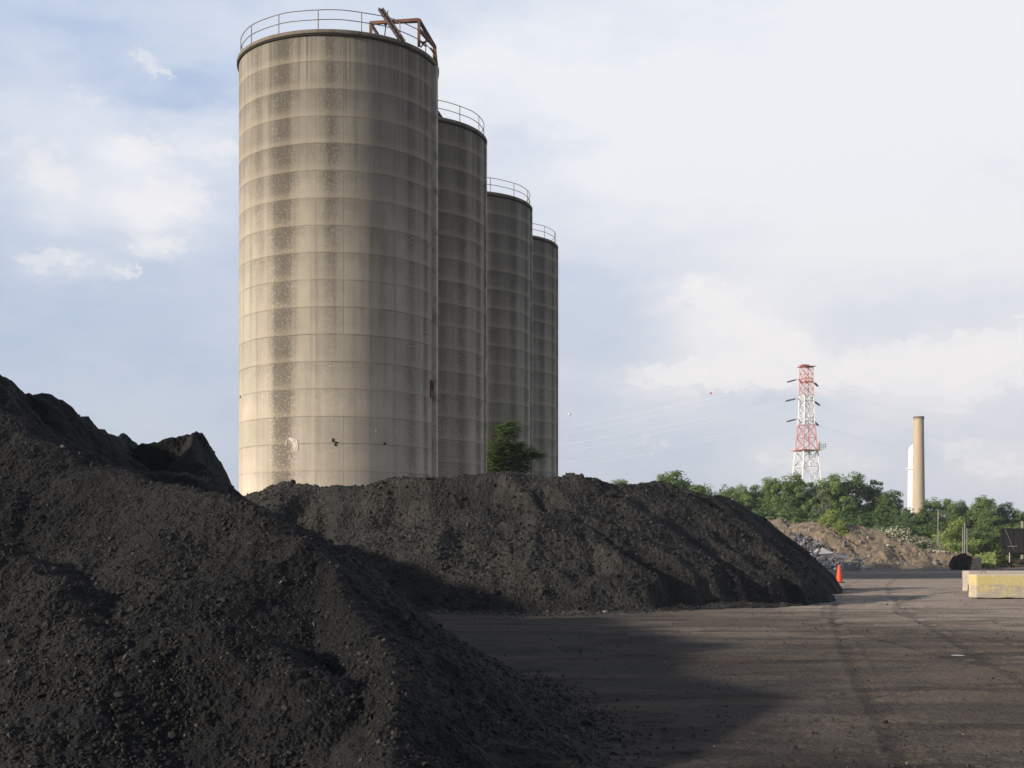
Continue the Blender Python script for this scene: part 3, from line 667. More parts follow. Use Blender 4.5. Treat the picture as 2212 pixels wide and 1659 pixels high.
# rusty frame standing on the rim of the nearest silo
fr = empty('steel_frame', at(906, 104, 70.6), 'rusty open steel frame with leaning beam on the rim of the nearest silo', 'steel frame')
fo = fr.location.copy()
def fbeam(name, a, b_, wd, mat=M_rust, ht=None, parent=fr):
    mb = MB(); mb.beam(Vector(a) - fo, Vector(b_) - fo, wd, ht); return mb.build(name, mat, parent)
P1, P2, P3 = at(801, 50, 71.0), at(905, 43, 70.6), at(939, 101, 73.0); RZ = TOP + 0.24
P1b = at(801, 50, 74.2); P2b = at(905, 46, 73.4)
for p in (P1, P2, P3, P1b): fbeam('post', (p.x, p.y, RZ), p, 0.15 if p != P3 else 0.2)
fbeam('beam', P1, P2, 0.16); fbeam('beam', P2, P3, 0.15, M_darksteel); fbeam('beam', P1, P1b, 0.16)
fbeam('beam', P1b, P2b, 0.14, M_darksteel) ; fbeam('beam', P2b, P2, 0.14)
fbeam('beam', (P2.x, P2.y, P3.z), P3, 0.15)
fbeam('brace', P1 + Vector((0.05, 0.05, -0.1)), at(819, 80, 70.4), 0.13, M_darksteel)
fbeam('brace', at(908, 90, 71), at(921, 101, 71.6), 0.06); fbeam('brace', at(920, 88, 71), at(909, 102, 71.6), 0.06); fbeam('brace', at(908, 91, 71), at(925, 90, 71.6), 0.06)
fbeam('brace', at(930, 104, 71.8), at(938, 113, 72.8), 0.07)
mb = MB(); a, b_ = at(870, 90, 69.4) - fo, at(822, 19, 71.4) - fo
mb.beam(a + Vector((0.10, 0, 0)), b_ + Vector((0.10, 0, 0)), 0.04, 0.16); mb.beam(a - Vector((0.10, 0, 0)), b_ - Vector((0.10, 0, 0)), 0.04, 0.16); mb.beam(a, b_, 0.17, 0.04)
mb.build('leaning_beam', M_darksteel, fr)
mb = MB(); mb.tube([at(838, 22, 71) - fo, at(836, 40, 71) - fo, at(833, 55, 71) - fo], 0.025, 6); mb.tube([at(834, 52, 71) - fo, at(831, 76, 70) - fo], 0.03, 6); mb.box(at(833, 52, 71) - fo, (.16, .16, .16), bev=.04)
mb.build('hanging_rod', M_darksteel, fr)
fb = fbeam('beam', (P3.x, P3.y - .05, P3.z - .05), (P3.x + .1, P3.y + .2, RZ - .1), 0.13)
# conveyor stub on the second silo
cs = empty('chute', at(946, 262, 84.0), 'dark sloping steel chute end on the left roof of the second silo', 'chute')
mb = MB(); co = cs.location; mb.beam(at(925, 222, 84) - co, at(953, 263, 84.4) - co, 0.5, 0.3); mb.build('trough', M_darksteel, cs)
mb = MB(); mb.beam(at(934, 240, 84.2) - co, Vector((at(934, 240, 84.2).x, 84.2, TOP + .2)) - co, 0.12); mb.build('support', M_rust, cs)

# ------------------------------------------------------------------ soil and rubble heap with scrap in front of the wood
def soil_material():
    m, b, s, tc = material('rubble_soil'); p = tc.outputs['Object']
    n = b.noise(p, 0.35, 6, 0.65); f = b.noise(p, 2.5, 6, 0.7); g = b.noise(p, 9, 4, 0.7)
    c = b.mix(b.rng(n, 0.38, 0.62), (0.34, 0.255, 0.165), (0.215, 0.175, 0.135))
    c = b.mix(b.rng(f, 0.52, 0.68, 0, 0.7), c, (0.46, 0.37, 0.26)); c = b.mix(b.rng(f, 0.43, 0.33, 0, 0.8), c, (0.09, 0.08, 0.072))
    c = b.scalec(c, b.add(0.7, b.mul(g, 0.55)))
    b.l.new(c, s.inputs['Base Color']); s.inputs['Roughness'].default_value = 0.95; bump(b, s, b.add(f, b.mul(g, .5)), 0.9, 0.25)
    return m
M_soil = soil_material(); M_rub = stone_material('rubble_stone', (0.18, 0.145, 0.105), (0.35, 0.29, 0.22), (0.55, 0.50, 0.43))
def heap():
    X, Y = fan_grid(1560, 2120, 132, 178, 420, 260)
    RR = [([(1560, 1130, 161), (1655, 1126, 160), (1700, 1123, 159), (1760, 1126, 158), (1800, 1130, 157), (1850, 1139, 157), (1890, 1154, 156), (1940, 1180, 155), (1980, 1192, 154), (2030, 1190, 153), (2062, 1206, 152)], 0.42, 60, 0.4, 0.8),
          ([(1760, 1150, 152), (1830, 1165, 151), (1890, 1185, 150), (1960, 1205, 150)], 0.5, 60, 0.4, 0.4)]
    XW = X + 2.0 * fbm(X / 6, Y / 6, 3, 91); YW = Y + 3.0 * fbm(X / 6 + 9, Y / 6, 3, 92)
    H = ridge_field(XW, YW, RR)
    fade = np.clip((H + 0.1) / 1.0, 0.1, 1)
    H += fade * (0.40 * (0.6 - 2 * np.abs(fbm(X / 5, Y / 5, 3, 93))) + 0.26 * fbm(X / 1.4, Y / 1.4, 3, 94) + 0.16 * fbm(X / .5, Y / .5, 2, 95))
    idx = np.arange(X.size).reshape(X.shape); keep = (H[:-1, :-1] > -0.1) | (H[1:, 1:] > -0.1)
    Q = np.stack([idx[:-1, :-1], idx[:-1, 1:], idx[1:, 1:], idx[1:, :-1]], -1)[keep]; used = np.unique(Q); rem = np.full(X.size, -1); rem[used] = np.arange(len(used)); Q = rem[Q]
    P = np.stack([X.ravel(), Y.ravel(), H.ravel()], 1)[used]; T = np.concatenate([Q[:, [0, 1, 2]], Q[:, [0, 2, 3]]])
    r = np.random.default_rng(8); cp = P[r.integers(0, len(P), 3200)]; Vc, Fc = chunks(cp, 0.075 * np.exp(r.normal(0, .55, len(cp))), 9)
    o = link('rubble_heap', np_mesh('rubble_heap', np.concatenate([P, Vc]), np.concatenate([T, Fc + len(P)]), smooth=np.concatenate([np.ones(len(T), bool), np.zeros(len(Fc), bool)]), mi=np.concatenate([np.zeros(len(T)), np.ones(len(Fc))])), [M_soil, M_rub])
    setp(o, 'long tan heap of soil and broken rubble in front of the wood', 'rubble heap')
    PS = P[::5].copy()
    def hz(px, d):
        x = (px - CX) / F * d; k = np.argmin((PS[:, 0] - x) ** 2 + (PS[:, 1] - d) ** 2); return PS[k, 2]
    return hz
hz = heap()
M_galv = simple('scrap_metal_pale', (0.50, 0.50, 0.53), 0.45, 0.35, .35, 1.5, dirt=((0.15, .13, .12), .6))
M_scrapd = simple('scrap_metal_dark', (0.14, 0.138, 0.142), 0.6, 0.3, .4, 1.5, dirt=((0.22, .2, .19), .5))
M_sheet = simple('scrap_sheet', (0.42, 0.43, 0.46), 0.5, 0.1, .2, 1.0, dirt=((0.3, .28, .27), .5))
def scrap():
    rr = random.Random(77); mb = MB()
    for k in range(800):
        px = rr.uniform(1712, 1812); t = (px - 1712) / 100
        topy = 1150 + 66 * t ** 1.4; py = topy + (1228 - topy) * rr.random() ** 0.8; d = next((q for q in np.arange(136, 158, 1.0) if hz(px, q) >= EYE + (HZ - py) / F * q), 152) - 0.5 - rr.random() * .8
        p = at(px, py, d); p.z = max(p.z, 0.1); dirv = Vector((rr.gauss(0, 1), rr.gauss(0, .6), rr.gauss(0, .6))).normalized(); L = rr.uniform(0.4, 1.9)
        mi = 0 if rr.random() < 0.40 else 1
        if rr.random() < 0.6:
            q = Vector((rr.gauss(0, 1), rr.gauss(0, 1), rr.gauss(0, 1))) * 0.35
            mb.tube([p - dirv * L / 2, p + q * .6 - dirv * L / 5, p + q + dirv * L / 6, p + dirv * L / 2], rr.choice((.03, .045, .07)), 6, mi=mi)
        elif rr.random() < .6: mb.beam(p - dirv * L / 2, p + dirv * L / 2, rr.uniform(.1, .3), rr.uniform(.03, .08), up=(rr.gauss(0, 1), rr.gauss(0, 1), .3), mi=mi)
        else:
            e = dirv.cross(Vector((rr.gauss(0, 1), rr.gauss(0, 1), 1))).normalized() * rr.uniform(.3, .6); f = dirv * L * .35; nn = e.cross(f).normalized() * .25
            mb.poly([p - f - e, p + f - e, p + f + e, p - f + e, p + nn, p - f - e + nn * .1, p + f - e + nn * .1], [(0, 1, 4), (1, 2, 4), (2, 3, 4), (3, 0, 4)], mi=mi)
    o = mb.build('scrap_heap', [M_galv, M_scrapd]); setp(o, 'tangled heap of grey twisted scrap pipes and strips at the pile end', 'scrap metal', kind='stuff')
    # crumpled pale sheets lying on it
    for nm, lab, pts in (('scrap_sheet', 'pale crumpled metal sheet lying on the scrap heap, higher of the two', [(1757, 1193), (1765, 1185), (1773, 1188), (1775, 1194), (1762, 1197)]),
                         ('scrap_sheet', 'long pale bent sheet draped below the crumpled one, above the orange cone', [(1775, 1182), (1790, 1190), (1804, 1199), (1822, 1196), (1832, 1200), (1828, 1206), (1790, 1203), (1768, 1197)])):
        d0 = 142.5; mb = MB(); P = [at(a, b_, d0 + rr.uniform(-.6, .6)) for a, b_ in pts]; c0 = sum(P, Vector()) / len(P) + Vector((0, -.4, .1)); n = len(P); bk = Vector((0, .05, -.03))
        mb.poly(P + [c0], [(i, (i + 1) % n, n) for i in range(n)]); mb.poly([p + bk for p in P] + [c0 + bk], [((i + 1) % n, i, n) for i in range(n)])
        mb.poly(P + [p + bk for p in P], [(i, i + n, (i + 1) % n + n, (i + 1) % n) for i in range(n)])
        setp(mb.build(nm, M_sheet), lab, 'metal sheet')
    mb = MB(); mb.tube([at(1776, 1221, 126), at(1800, 1222, 126.3), at(1822, 1223, 126.6)], 0.10, 8); setp(mb.build('pipe', M_sheet, smooth=True), 'straight white pipe lying on the ground behind the orange cone', 'pipe')
    mb = MB(); mb.tube([at(1744, 1205, 129), at(1752, 1213, 128.5), at(1762, 1218, 128), at(1772, 1214, 128), at(1786, 1216, 128)], 0.11, 8); setp(mb.build('pipe', M_galv, smooth=True), 'bent grey pipe curling out of the foot of the scrap heap', 'pipe')
    mb = MB(); mb.tube([at(1834, 1222, 130), at(1842, 1210, 130), at(1858, 1208, 130), at(1866, 1218, 130), at(1858, 1226, 130), at(1885, 1228, 129.5)], 0.10, 8); mb.tube([at(1850, 1226, 130), at(1856, 1212, 130), at(1872, 1206, 130.4)], 0.07, 6)
    setp(mb.build('pipe', M_galv, smooth=True), 'loose coil of thin grey pipe beside the grey concrete block', 'pipe')
scrap()
M_block = simple('block_concrete', (0.34, 0.33, 0.30), 0.9, var=.2, scale=2, bmp=.01, dirt=((0.12, .11, .1), .5))
p = at(1838, 1231, 131); mb = MB(); mb.box((0, 0, 0.42), (1.75, 0.8, 0.84), bev=0.03, rz=.05); b0 = mb.build('concrete_block', M_block, loc=(p.x, p.y, 0)); setp(b0, 'plain grey concrete block at the foot of the rubble heap, beside the scrap', 'concrete block')
# broken curved slab on the heap
M_slab = simple('slab_concrete', (0.48, 0.42, 0.32), 0.9, var=.2, scale=1.5, bmp=.02, dirt=((0.25, .21, .16), .7))
mb = MB(); V_ = []; n = 12
for i in range(n + 1):
    t = i / n; a = at(2018 + 47 * t, 1189 + 2.5 * (t * 2 - .6) ** 2 + (9 * max(0, t - .7) / .3), 152); jag = 0.25 * math.sin(i * 2.1) + .15 * math.sin(i * 5.0)
    front = a + Vector((0.3, -1.1, -0.15 - 1.0 * t ** 1.3 + jag * .5)); V_ += [a + Vector((0, 1.4, 0.05)), a, front, a + Vector((0, 1.4, -0.17)), a + Vector((0, .12, -0.22)), front + Vector((0, .2, -.06))]
fs = []
for i in range(n):
    a = i * 6; b_ = a + 6; fs += [(a, a + 1, b_ + 1, b_), (a + 1, a + 2, b_ + 2, b_ + 1), (b_ + 3, b_ + 4, a + 4, a + 3), (b_ + 4, b_ + 5, a + 5, a + 4), (a + 2, a + 5, b_ + 5, b_ + 2), (b_, b_ + 3, a + 3, a)]
fs += [(0, 3, 4, 1), (1, 4, 5, 2)]; a = n * 6; fs += [(a + 1, a + 4, a + 3, a), (a + 2, a + 5, a + 4, a + 1)]
mb.poly(V_, fs); setp(mb.build('broken_slab', M_slab), 'beige curved broken concrete slab poking out of the right end of the heap', 'concrete slab')
# tree stump sized lump of black coal by the rails
def lump(name, c, r3, seed, mat, label, cat):
    n, m_ = 90, 60; th = np.linspace(0, 2 * np.pi, n, endpoint=False); ph = np.linspace(0, np.pi, m_); P_, T_h = np.meshgrid(ph, th, indexing='ij')
    dxn, dyn, dzn = np.sin(P_) * np.cos(T_h), np.sin(P_) * np.sin(T_h), np.cos(P_)
    q = 1 + 0.34 * fbm(dxn * 2 + 5 + dzn, dyn * 2 + dzn * 1.7 + 3, 4, seed) + 0.22 * (0.5 - 2 * np.abs(fbm(dxn * 5 + dzn * 3, dyn * 5 - dzn * 3, 3, seed + 1)))
    X = dxn * q * r3[0]; Y = dyn * q * r3[1]; Z = np.sign(dzn) * np.abs(dzn) ** .8 * q * r3[2] + r3[2] * .88
    idx = np.arange(X.size).reshape(X.shape); nx = np.roll(idx, -1, 1); Q = np.stack([idx[:-1], idx[1:], nx[1:], nx[:-1]], -1).reshape(-1, 4)
    o = link(name, np_mesh(name, np.stack([X.ravel(), Y.ravel(), Z.ravel()], 1), np.concatenate([Q[:, [0, 1, 2]], Q[:, [0, 2, 3]]])), mat, loc=c); return setp(o, label, cat)
p = at(2077, 1231, 139); lump('coal_lump', (p.x, p.y, 0), (1.08, 0.9, 0.86), 4, M_coal_mid, 'rounded black lump of coal sitting alone left of the railcar', 'coal lump')
# small stones at the foot of the heap
for k, (px, py, r_, nm) in enumerate(((1995, 1228, .35, 'flat pale stone at the foot of the heap, nearest the black lump'), (1902, 1222, .28, 'pale stone under the dark streak of the heap'), (1935, 1226, .3, 'white stone in the middle of the heap foot'))):
    p = at(px, py, 149); lump('stone', (p.x, p.y, 0), (r_ * 2, r_, r_), 60 + k, M_rub, nm, 'stone')

# ------------------------------------------------------------------ cone, barrier blocks, puddles
M_orange = simple('cone_orange', (0.80, 0.085, 0.025), 0.45, var=.12, scale=5, dirt=((0.45, .06, .03), .4))
M_rubber = simple('rubber', (0.03, 0.03, 0.03), 0.8)
p = at(1813, 1259, 73); cone = empty('traffic_cone', (p.x, p.y, 0.0), 'tall orange traffic cone standing at the right foot of the coal', 'traffic cone')
mb = MB(); mb.box((0, 0, 0.03), (0.44, 0.44, 0.05), bev=.012, rz=.3); mb.build('base', M_rubber, cone)
mb = MB(); mb.lathe([(0.20, 0.056), (0.195, 0.075), (0.165, 0.09), (0.155, 0.30), (0.125, 0.58), (0.118, 0.60), (0.085, 0.84), (0.06, 0.95), (0.045, 0.985), (0.03, 0.985), (0.03, 0.90)], 40); mb.build('body', M_orange, cone, smooth=True)
def yellow_material(name, top_white, amount):
    m, b, s, tc = material(name); p = tc.outputs['Object']; x, y, z = b.xyz(p)
    n = b.noise(b.vscale(p, 1.1, 1, 2.2), 1.6, 7, 0.72); f = b.noise(p, 14, 4, 0.7); speck = b.noise(p, 30, 3, 0.6)
    conc = b.mix(b.rng(n, 0.3, 0.7), (0.42, 0.365, 0.30), (0.54, 0.48, 0.39)); yel = b.mix(b.rng(f, .35, .65), (0.60, 0.49, 0.19), (0.66, 0.57, 0.30))
    worn = b.add(b.mul(b.sub(n, 0.5), 3.0), b.mul(b.sub(f, 0.5), 1.0))
    mask = b.rng(b.add(b.add(worn, b.mul(z, 1.3)), amount), 0.30, 0.55)
    c = b.mix(mask, conc, yel); c = b.mix(b.rng(z, top_white - .02, top_white + .02, 0, 0.9), c, (0.58, 0.53, 0.46))
    c = b.mix(b.rng(speck, 0.60, 0.72, 0, .6), c, (0.17, 0.14, 0.11)); c = b.mix(b.rng(z, 0.10, 0.0, 0.0, 0.45), c, (0.14, 0.12, 0.10))
    b.l.new(c, s.inputs['Base Color']); s.inputs['Roughness'].default_value = 0.85; bump(b, s, b.add(f, speck), 0.5, 0.01); return m
M_yel = yellow_material('worn_yellow_concrete', 0.815, 0.02); M_whi = yellow_material('worn_white_concrete', 5.0, -2.6)
def barrier(px, dist, mat, L, Wd, Hh, rz, label, seed):
    p = at(px, 1290, dist); o = empty('barrier_block', (p.x, p.y, 0), label, 'barrier block', 'concrete barrier blocks', rz)
    rr = random.Random(seed); me = bpy.data.meshes.new('body'); nx, nz, ny = 60, 18, 12
    # box with a slightly chipped surface and a fork slot under it
    import bmesh
    bm = bmesh.new(); bmesh.ops.create_cube(bm, size=1.0)
    for v in bm.verts: v.co = Vector(((v.co.x + .5) * L, (v.co.y + .5) * Wd, (v.co.z + .5) * Hh))
    for ax, n_ in (((1, 0, 0), nx), ((0, 0, 1), nz), ((0, 1, 0), ny)):
        ln = (L, Wd, Hh)[[1, 0, 0].index(1) if ax[0] else (1 if ax[1] else 2)]
        for k in range(1, n_):
            bmesh.ops.bisect_plane(bm, geom=bm.verts[:] + bm.edges[:] + bm.faces[:], plane_co=Vector(ax) * ln * k / n_, plane_no=Vector(ax))
    A = np.array([v.co[:] for v in bm.verts]); nz_ = fbm(A[:, 0] * 3 + A[:, 1] * 2.3, A[:, 2] * 3 + A[:, 1] * 1.9 + seed, 4, seed)
    for v, q in zip(bm.verts, nz_):
        x, y, z = v.co; edge = sum((min(x, L - x) < 1e-4, min(y, Wd - y) < 1e-4, min(z, Hh - z) < 1e-4))
        c_ = Vector((L / 2, Wd / 2, Hh / 2)); dv = (c_ - v.co); dv.x *= .25
        v.co += dv.normalized() * (0.006 + 0.010 * abs(q) + (0.016 + 0.03 * max(0, q) if edge >= 2 else 0))
        if z < 1e-4 and 0.93 < x < 1.34: v.co.z += 0.075 * min(1, 8 * min(x - 0.93, 1.34 - x))
        if z < 1e-4: v.co.z = max(v.co.z, 0.0) + 0.012 + .01 * q
    bm.to_mesh(me); bm.free(); me.polygons.foreach_set('use_smooth', [True] * len(me.polygons)); me.set_sharp_from_angle(angle=math.radians(35))
    link('body', me, mat, o); return o
b1 = barrier(2108, 45.8, M_yel, 2.9, 0.75, 0.86, 0.02, 'yellow painted concrete barrier block with worn paint, nearer of the two', 3)
b2 = barrier(2092, 54.5, M_whi, 3.2, 0.75, 0.88, 0.03, 'whitish concrete barrier block right behind the yellow one', 5)
for o_, xs in ((b1, (0.02,)), (b2, (0.35, 1.3))):
    for x_ in xs:
        mb = MB(); mb.tube([(x_ + .3, .38, .86), (x_ + .33, .38, .94), (x_ + .45, .38, .95), (x_ + .48, .38, .86)], 0.012, 6); mb.build('lifting_loop', M_rust, o_, smooth=True)
mb = MB(); mb.tube([at(2091, 1263, 54.2), at(2092, 1268, 54.0), at(2091, 1277, 53.6)], 0.018, 6); mb.tube([at(2091, 1264, 54.2), at(2098, 1267, 53.8), at(2104, 1276, 53.2), at(2110, 1279, 53)], 0.018, 6)
setp(mb.build('bent_rod', M_rust, smooth=True), 'thin bent rusty rod leaning at the corner of the whitish block', 'rod')
m, b, s, tc = material('puddle_water'); s.inputs['Base Color'].default_value = (0.02, 0.019, 0.018, 1); s.inputs['Roughness'].default_value = 0.03; s.inputs['Specular IOR Level'].default_value = 0.5
bump(b, s, b.noise(tc.outputs['Object'], 1.4, 3), 0.05, 0.01); M_water = m
def puddle(cx_, cy_, rx, ry, seed, z=0.020):
    th = np.linspace(0, 2 * np.pi, 90, endpoint=False); r_ = 1 + 0.45 * fbm(np.cos(th) * 1.6 + seed, np.sin(th) * 1.6, 4, seed)
    mb = MB(); mb.poly([(cx_ + rx * math.cos(t) * q, cy_ + ry * math.sin(t) * q, z) for t, q in zip(th, r_)], [tuple(range(90))]); o = mb.build('puddle', M_water); setp(o, kind='structure')
p = at(1800, 1278, 1); puddle((1797 - CX) / F * 54.4, 54.4, 0.85, 1.1, 3, .004); puddle((1770 - CX) / F * 52.2, 52.2, 0.8, .5, 8, .004); puddle((1826 - CX) / F * 60.4, 60.4, 0.8, .8, 5, .004); puddle((2370 / 1.157 + 20 - CX) / F * 19.8, 19.8, 0.10, .10, 2, .012)

# ------------------------------------------------------------------ railway track and hopper car
M_railst = simple('track_steel', (0.12, 0.08, 0.06), 0.5, .6); M_tie = simple('timber_tie', (0.045, 0.035, 0.028), 0.9, bmp=.01)
tr = empty('railway_track', ((2163 - CX) / F * 165.3 - .4 - 14 * math.cos(.30), 165.3 + 1.5 * math.cos(.30) + 14 * math.sin(.30), 0), 'dark railway track on low ties running under the railcar', 'railway track', rz=-0.30)
mb = MB()
for y in (-0.72, 0.72): mb.box((6, y, 0.22), (70, 0.07, 0.15), bev=.01)
mb.build('rails', M_railst, tr)
mb = MB()
for k in range(110): mb.box((-28 + k * 0.62, 0, 0.09), (0.24, 2.5, 0.16), bev=.01)
o = mb.build('ties', M_tie, tr)
M_car = simple('car_black_paint', (0.012, 0.011, 0.012), 0.6, 0.1, .35, 1.2, .01, dirt=((0.025, .018, .016), .6)); M_bar = simple('car_bar_grey', (0.17, 0.17, 0.16), 0.6); M_wheel = simple('wheel_steel', (0.05, 0.04, 0.036), 0.5, .5)
RZC = -0.30
rc = empty('railcar', ((2163 - CX) / F * 165.3 - 1.5 * math.sin(-RZC) * -1, 165.3 + 1.5 * math.cos(RZC), 0.295), 'black open hopper railcar cut off by the right edge', 'railcar', rz=RZC)
def cz(py, d=165.6): return EYE + (HZ - py) / F * d - 0.295
zt, zb = cz(1142.5), cz(1193); Lc = 12.5
mb = MB(); mb.poly([(0, -1.5, zb + .9), (1.7, -1.5, zb), (Lc - 1.7, -1.5, zb), (Lc, -1.5, zb + .9), (Lc, -1.5, zt), (0, -1.5, zt)] + [(0, 1.5, zb + .9), (1.7, 1.5, zb), (Lc - 1.7, 1.5, zb), (Lc, 1.5, zb + .9), (Lc, 1.5, zt), (0, 1.5, zt)],
    [(0, 1, 2, 3, 4, 5), (11, 10, 9, 8, 7, 6), (0, 6, 7, 1), (1, 7, 8, 2), (2, 8, 9, 3), (3, 9, 10, 4), (0, 5, 11, 6)])
body = mb.build('body', M_car, rc)
mb = MB()
for x in [0.06] + [0.06 + 1.24 * k for k in range(1, 10)] + [Lc - .06]: mb.box((x, -1.56, (zt + zb) / 2 + .05), (0.12, 0.12, zt - zb - .1), bev=.01)
for k in range(5): mb.box((Lc / 2, -1.53, zb + .45 + k * (zt - zb - .6) / 4.4), (Lc - .1, 0.05, 0.10))
mb.box((Lc / 2, -1.56, zt - .03), (Lc + .2, .2, .17), bev=.02); mb.box((Lc / 2, -1.56, zb + .03), (Lc, .18, .22), bev=.02)
mb.build('side_ribs', M_car, rc)
mb = MB(); mb.beam((0.45, -1.68, zt - .05), (1.55, -1.68, zb + .15), 0.085, .05); mb.box((1.3, -1.66, zb + .75), (1.1, .04, .10)); mb.build('grab_bar', M_bar, rc)
mb = MB(); mb.box((Lc / 2, 0, zb - .16), (Lc - .5, .5, .3), bev=.02); mb.box((-.25, 0, zb - .18), (.8, .25, .28), bev=.05); mb.build('sill', M_car, rc)
mb = MB(); mb.box((-.70, 0, zb - .18), (.35, .35, .38), bev=.08); mb.build('coupler', M_wheel, rc)
for tx in (2.0, Lc - 2.0):
    mb = MB(); mb.box((tx, -1.0, 0.55), (2.3, .16, .28), bev=.04); mb.box((tx, 1.0, 0.55), (2.3, .16, .28), bev=.04); mb.box((tx, 0, .62), (.5, 2.1, .3), bev=.03)
    for k in (-.25, 0, .25): mb.tube([(tx + k, -1.06, .35), (tx + k, -1.06, .75)], .08, 8)
    tk = mb.build('truck', M_wheel, rc)
    for wx in (-.85, .85):
        mb = MB(); rot = [(0.0, -.80), (.10, -.80), (.16, -.76), (.36, -.76), (.42, -.80), (.42, -.70), (.44, -.66), (.10, -.66), (0, -.66)]
        for sgn in (1, -1):
            o_ = len(mb.v); n_ = 28
            for (r_, y_) in rot:
                for k in range(n_): a = 2 * math.pi * k / n_; mb.v.append((tx + wx + r_ * math.cos(a), y_ * sgn, .42 + r_ * math.sin(a)))
            fs = [(o_ + i * n_ + k, o_ + i * n_ + (k + 1) % n_, o_ + (i + 1) * n_ + (k + 1) % n_, o_ + (i + 1) * n_ + k) for i in range(len(rot) - 1) for k in range(n_)]
            mb.f += fs; mb.mi += [0] * len(fs)
        mb.tube([(tx + wx, -.9, .42), (tx + wx, .9, .42)], .07, 10); mb.build('wheelset', M_wheel, tk, smooth=True)
mb = MB(); mb.tube([(.95, -1.62, zb - .05), (.95, -1.62, .35)], .05, 8); mb.box((.95, -1.62, .95), (.12, .06, .26), bev=.02); mb.build('step_bracket', simple('white_tag', (0.6, .6, .58), .6), rc)

# ------------------------------------------------------------------ trees: tapered trunk with limbs, crown of many small leaf sprays
def leaf_material(name, c1, c2, tr=0.25):
    m = bpy.data.materials.new(name); m.use_nodes = True; t = m.node_tree; b = NB(t); s = t.nodes['Principled BSDF']
    g = b.new('ShaderNodeNewGeometry').outputs['Random Per Island']; tc = b.new('ShaderNodeTexCoord')
    oi = b.new('ShaderNodeObjectInfo').outputs['Random']
    n = b.noise(tc.outputs['Object'], 0.45, 3, 0.6)
    c = b.mix(g, c1, c2); c = b.scalec(c, b.add(0.72, b.mul(n, 0.56))); c = b.scalec(c, b.add(0.85, b.mul(oi, 0.3)))
    b.l.new(c, s.inputs['Base Color']); s.inputs['Roughness'].default_value = 0.65; s.inputs['Specular IOR Level'].default_value = 0.2
    tl = b.new('ShaderNodeBsdfTranslucent'); b.l.new(b.scalec(c, 1.3), tl.inputs[0]); ms = b.new('ShaderNodeMixShader'); ms.inputs[0].default_value = tr
    b.l.new(s.outputs[0], ms.inputs[1]); b.l.new(tl.outputs[0], ms.inputs[2]); b.l.new(ms.outputs[0], t.nodes['Material Output'].inputs[0])
    return m
M_leaf = leaf_material('leaf_green', (0.13, 0.20, 0.062), (0.195, 0.265, 0.088))
M_leafd = leaf_material('leaf_deep_green', (0.085, 0.15, 0.052), (0.13, 0.19, 0.068))
M_leafl = leaf_material('leaf_lime', (0.20, 0.27, 0.065), (0.29, 0.34, 0.11))
M_leafp = leaf_material('leaf_pale', (0.12, 0.15, 0.09), (0.22, 0.24, 0.16))
M_flower = leaf_material('blossom_cream', (0.36, 0.35, 0.24), (0.50, 0.47, 0.36), .1)
M_bark = simple('bark', (0.11, 0.088, 0.068), 0.95, var=.35, scale=3, bmp=.03)
M_barkp = simple('bark_pale', (0.24, 0.21, 0.18), 0.9, var=.3, scale=5, bmp=.01)
def crown_mesh(name, lobes, nleaf, leaf, seed, shell=0.55, twig=None, el=1.8):
    """lobes: (x, y, z, rx, ry, rz). Each lobe gets clusters of leaf sprays near its surface, with gaps"""
    r = np.random.default_rng(seed); Vs = []; L_ = np.array(lobes, float); vol = (L_[:, 3] * L_[:, 4] * L_[:, 5]) ** 0.7; share = vol / vol.sum()
    cen = []
    rc = leaf * (5.2 if shell > .5 else 3.6); per = 70 if shell > .5 else 40
    for lb, sh in zip(L_, share):
        nc = max(4, int(nleaf * sh / per)); u = r.normal(size=(nc, 3)); u /= np.linalg.norm(u, axis=1)[:, None]
        rad = shell + (1 - shell) * r.random(nc) ** 0.6; rad *= r.uniform(.86, 1.12, nc)
        c = lb[:3] + u * rad[:, None] * lb[3:]; n_ = r.integers(int(per * .5), int(per * 1.5), nc)
        cs = np.repeat(c, n_, 0); v = r.normal(size=cs.shape); v /= np.linalg.norm(v, axis=1)[:, None]
        rr_ = np.repeat(rc * r.uniform(.55, 1.25, nc), n_)[:, None]
        cs = cs + v * rr_ * (0.55 + 0.5 * r.random(len(cs)))[:, None] * np.array([1, 1, 0.72]); cen.append(np.concatenate([cs, v + 0.35 * np.repeat(u, n_, 0)], 1))
    Cn = np.concatenate(cen); n = len(Cn); c = Cn[:, :3]; out = Cn[:, 3:]
    nrm = out + np.array([0, 0, 0.25]) + r.normal(size=(n, 3)) * 0.33; nrm /= np.linalg.norm(nrm, axis=1)[:, None]
    a = np.cross(nrm, r.normal(size=(n, 3))); a /= np.linalg.norm(a, axis=1)[:, None] + 1e-9; b_ = np.cross(nrm, a)
    s = leaf * r.uniform(0.6, 1.4, n)[:, None]
    P = np.stack([c - a * s * el * .5, c + b_ * s * .42 - a * s * .1, c + a * s * el * .5 - nrm * s * .25, c - b_ * s * .42 + a * s * .05], 1).reshape(-1, 3)
    Q = np.arange(n * 4).reshape(-1, 4)
    return np_mesh(name, P, Q, smooth=False)
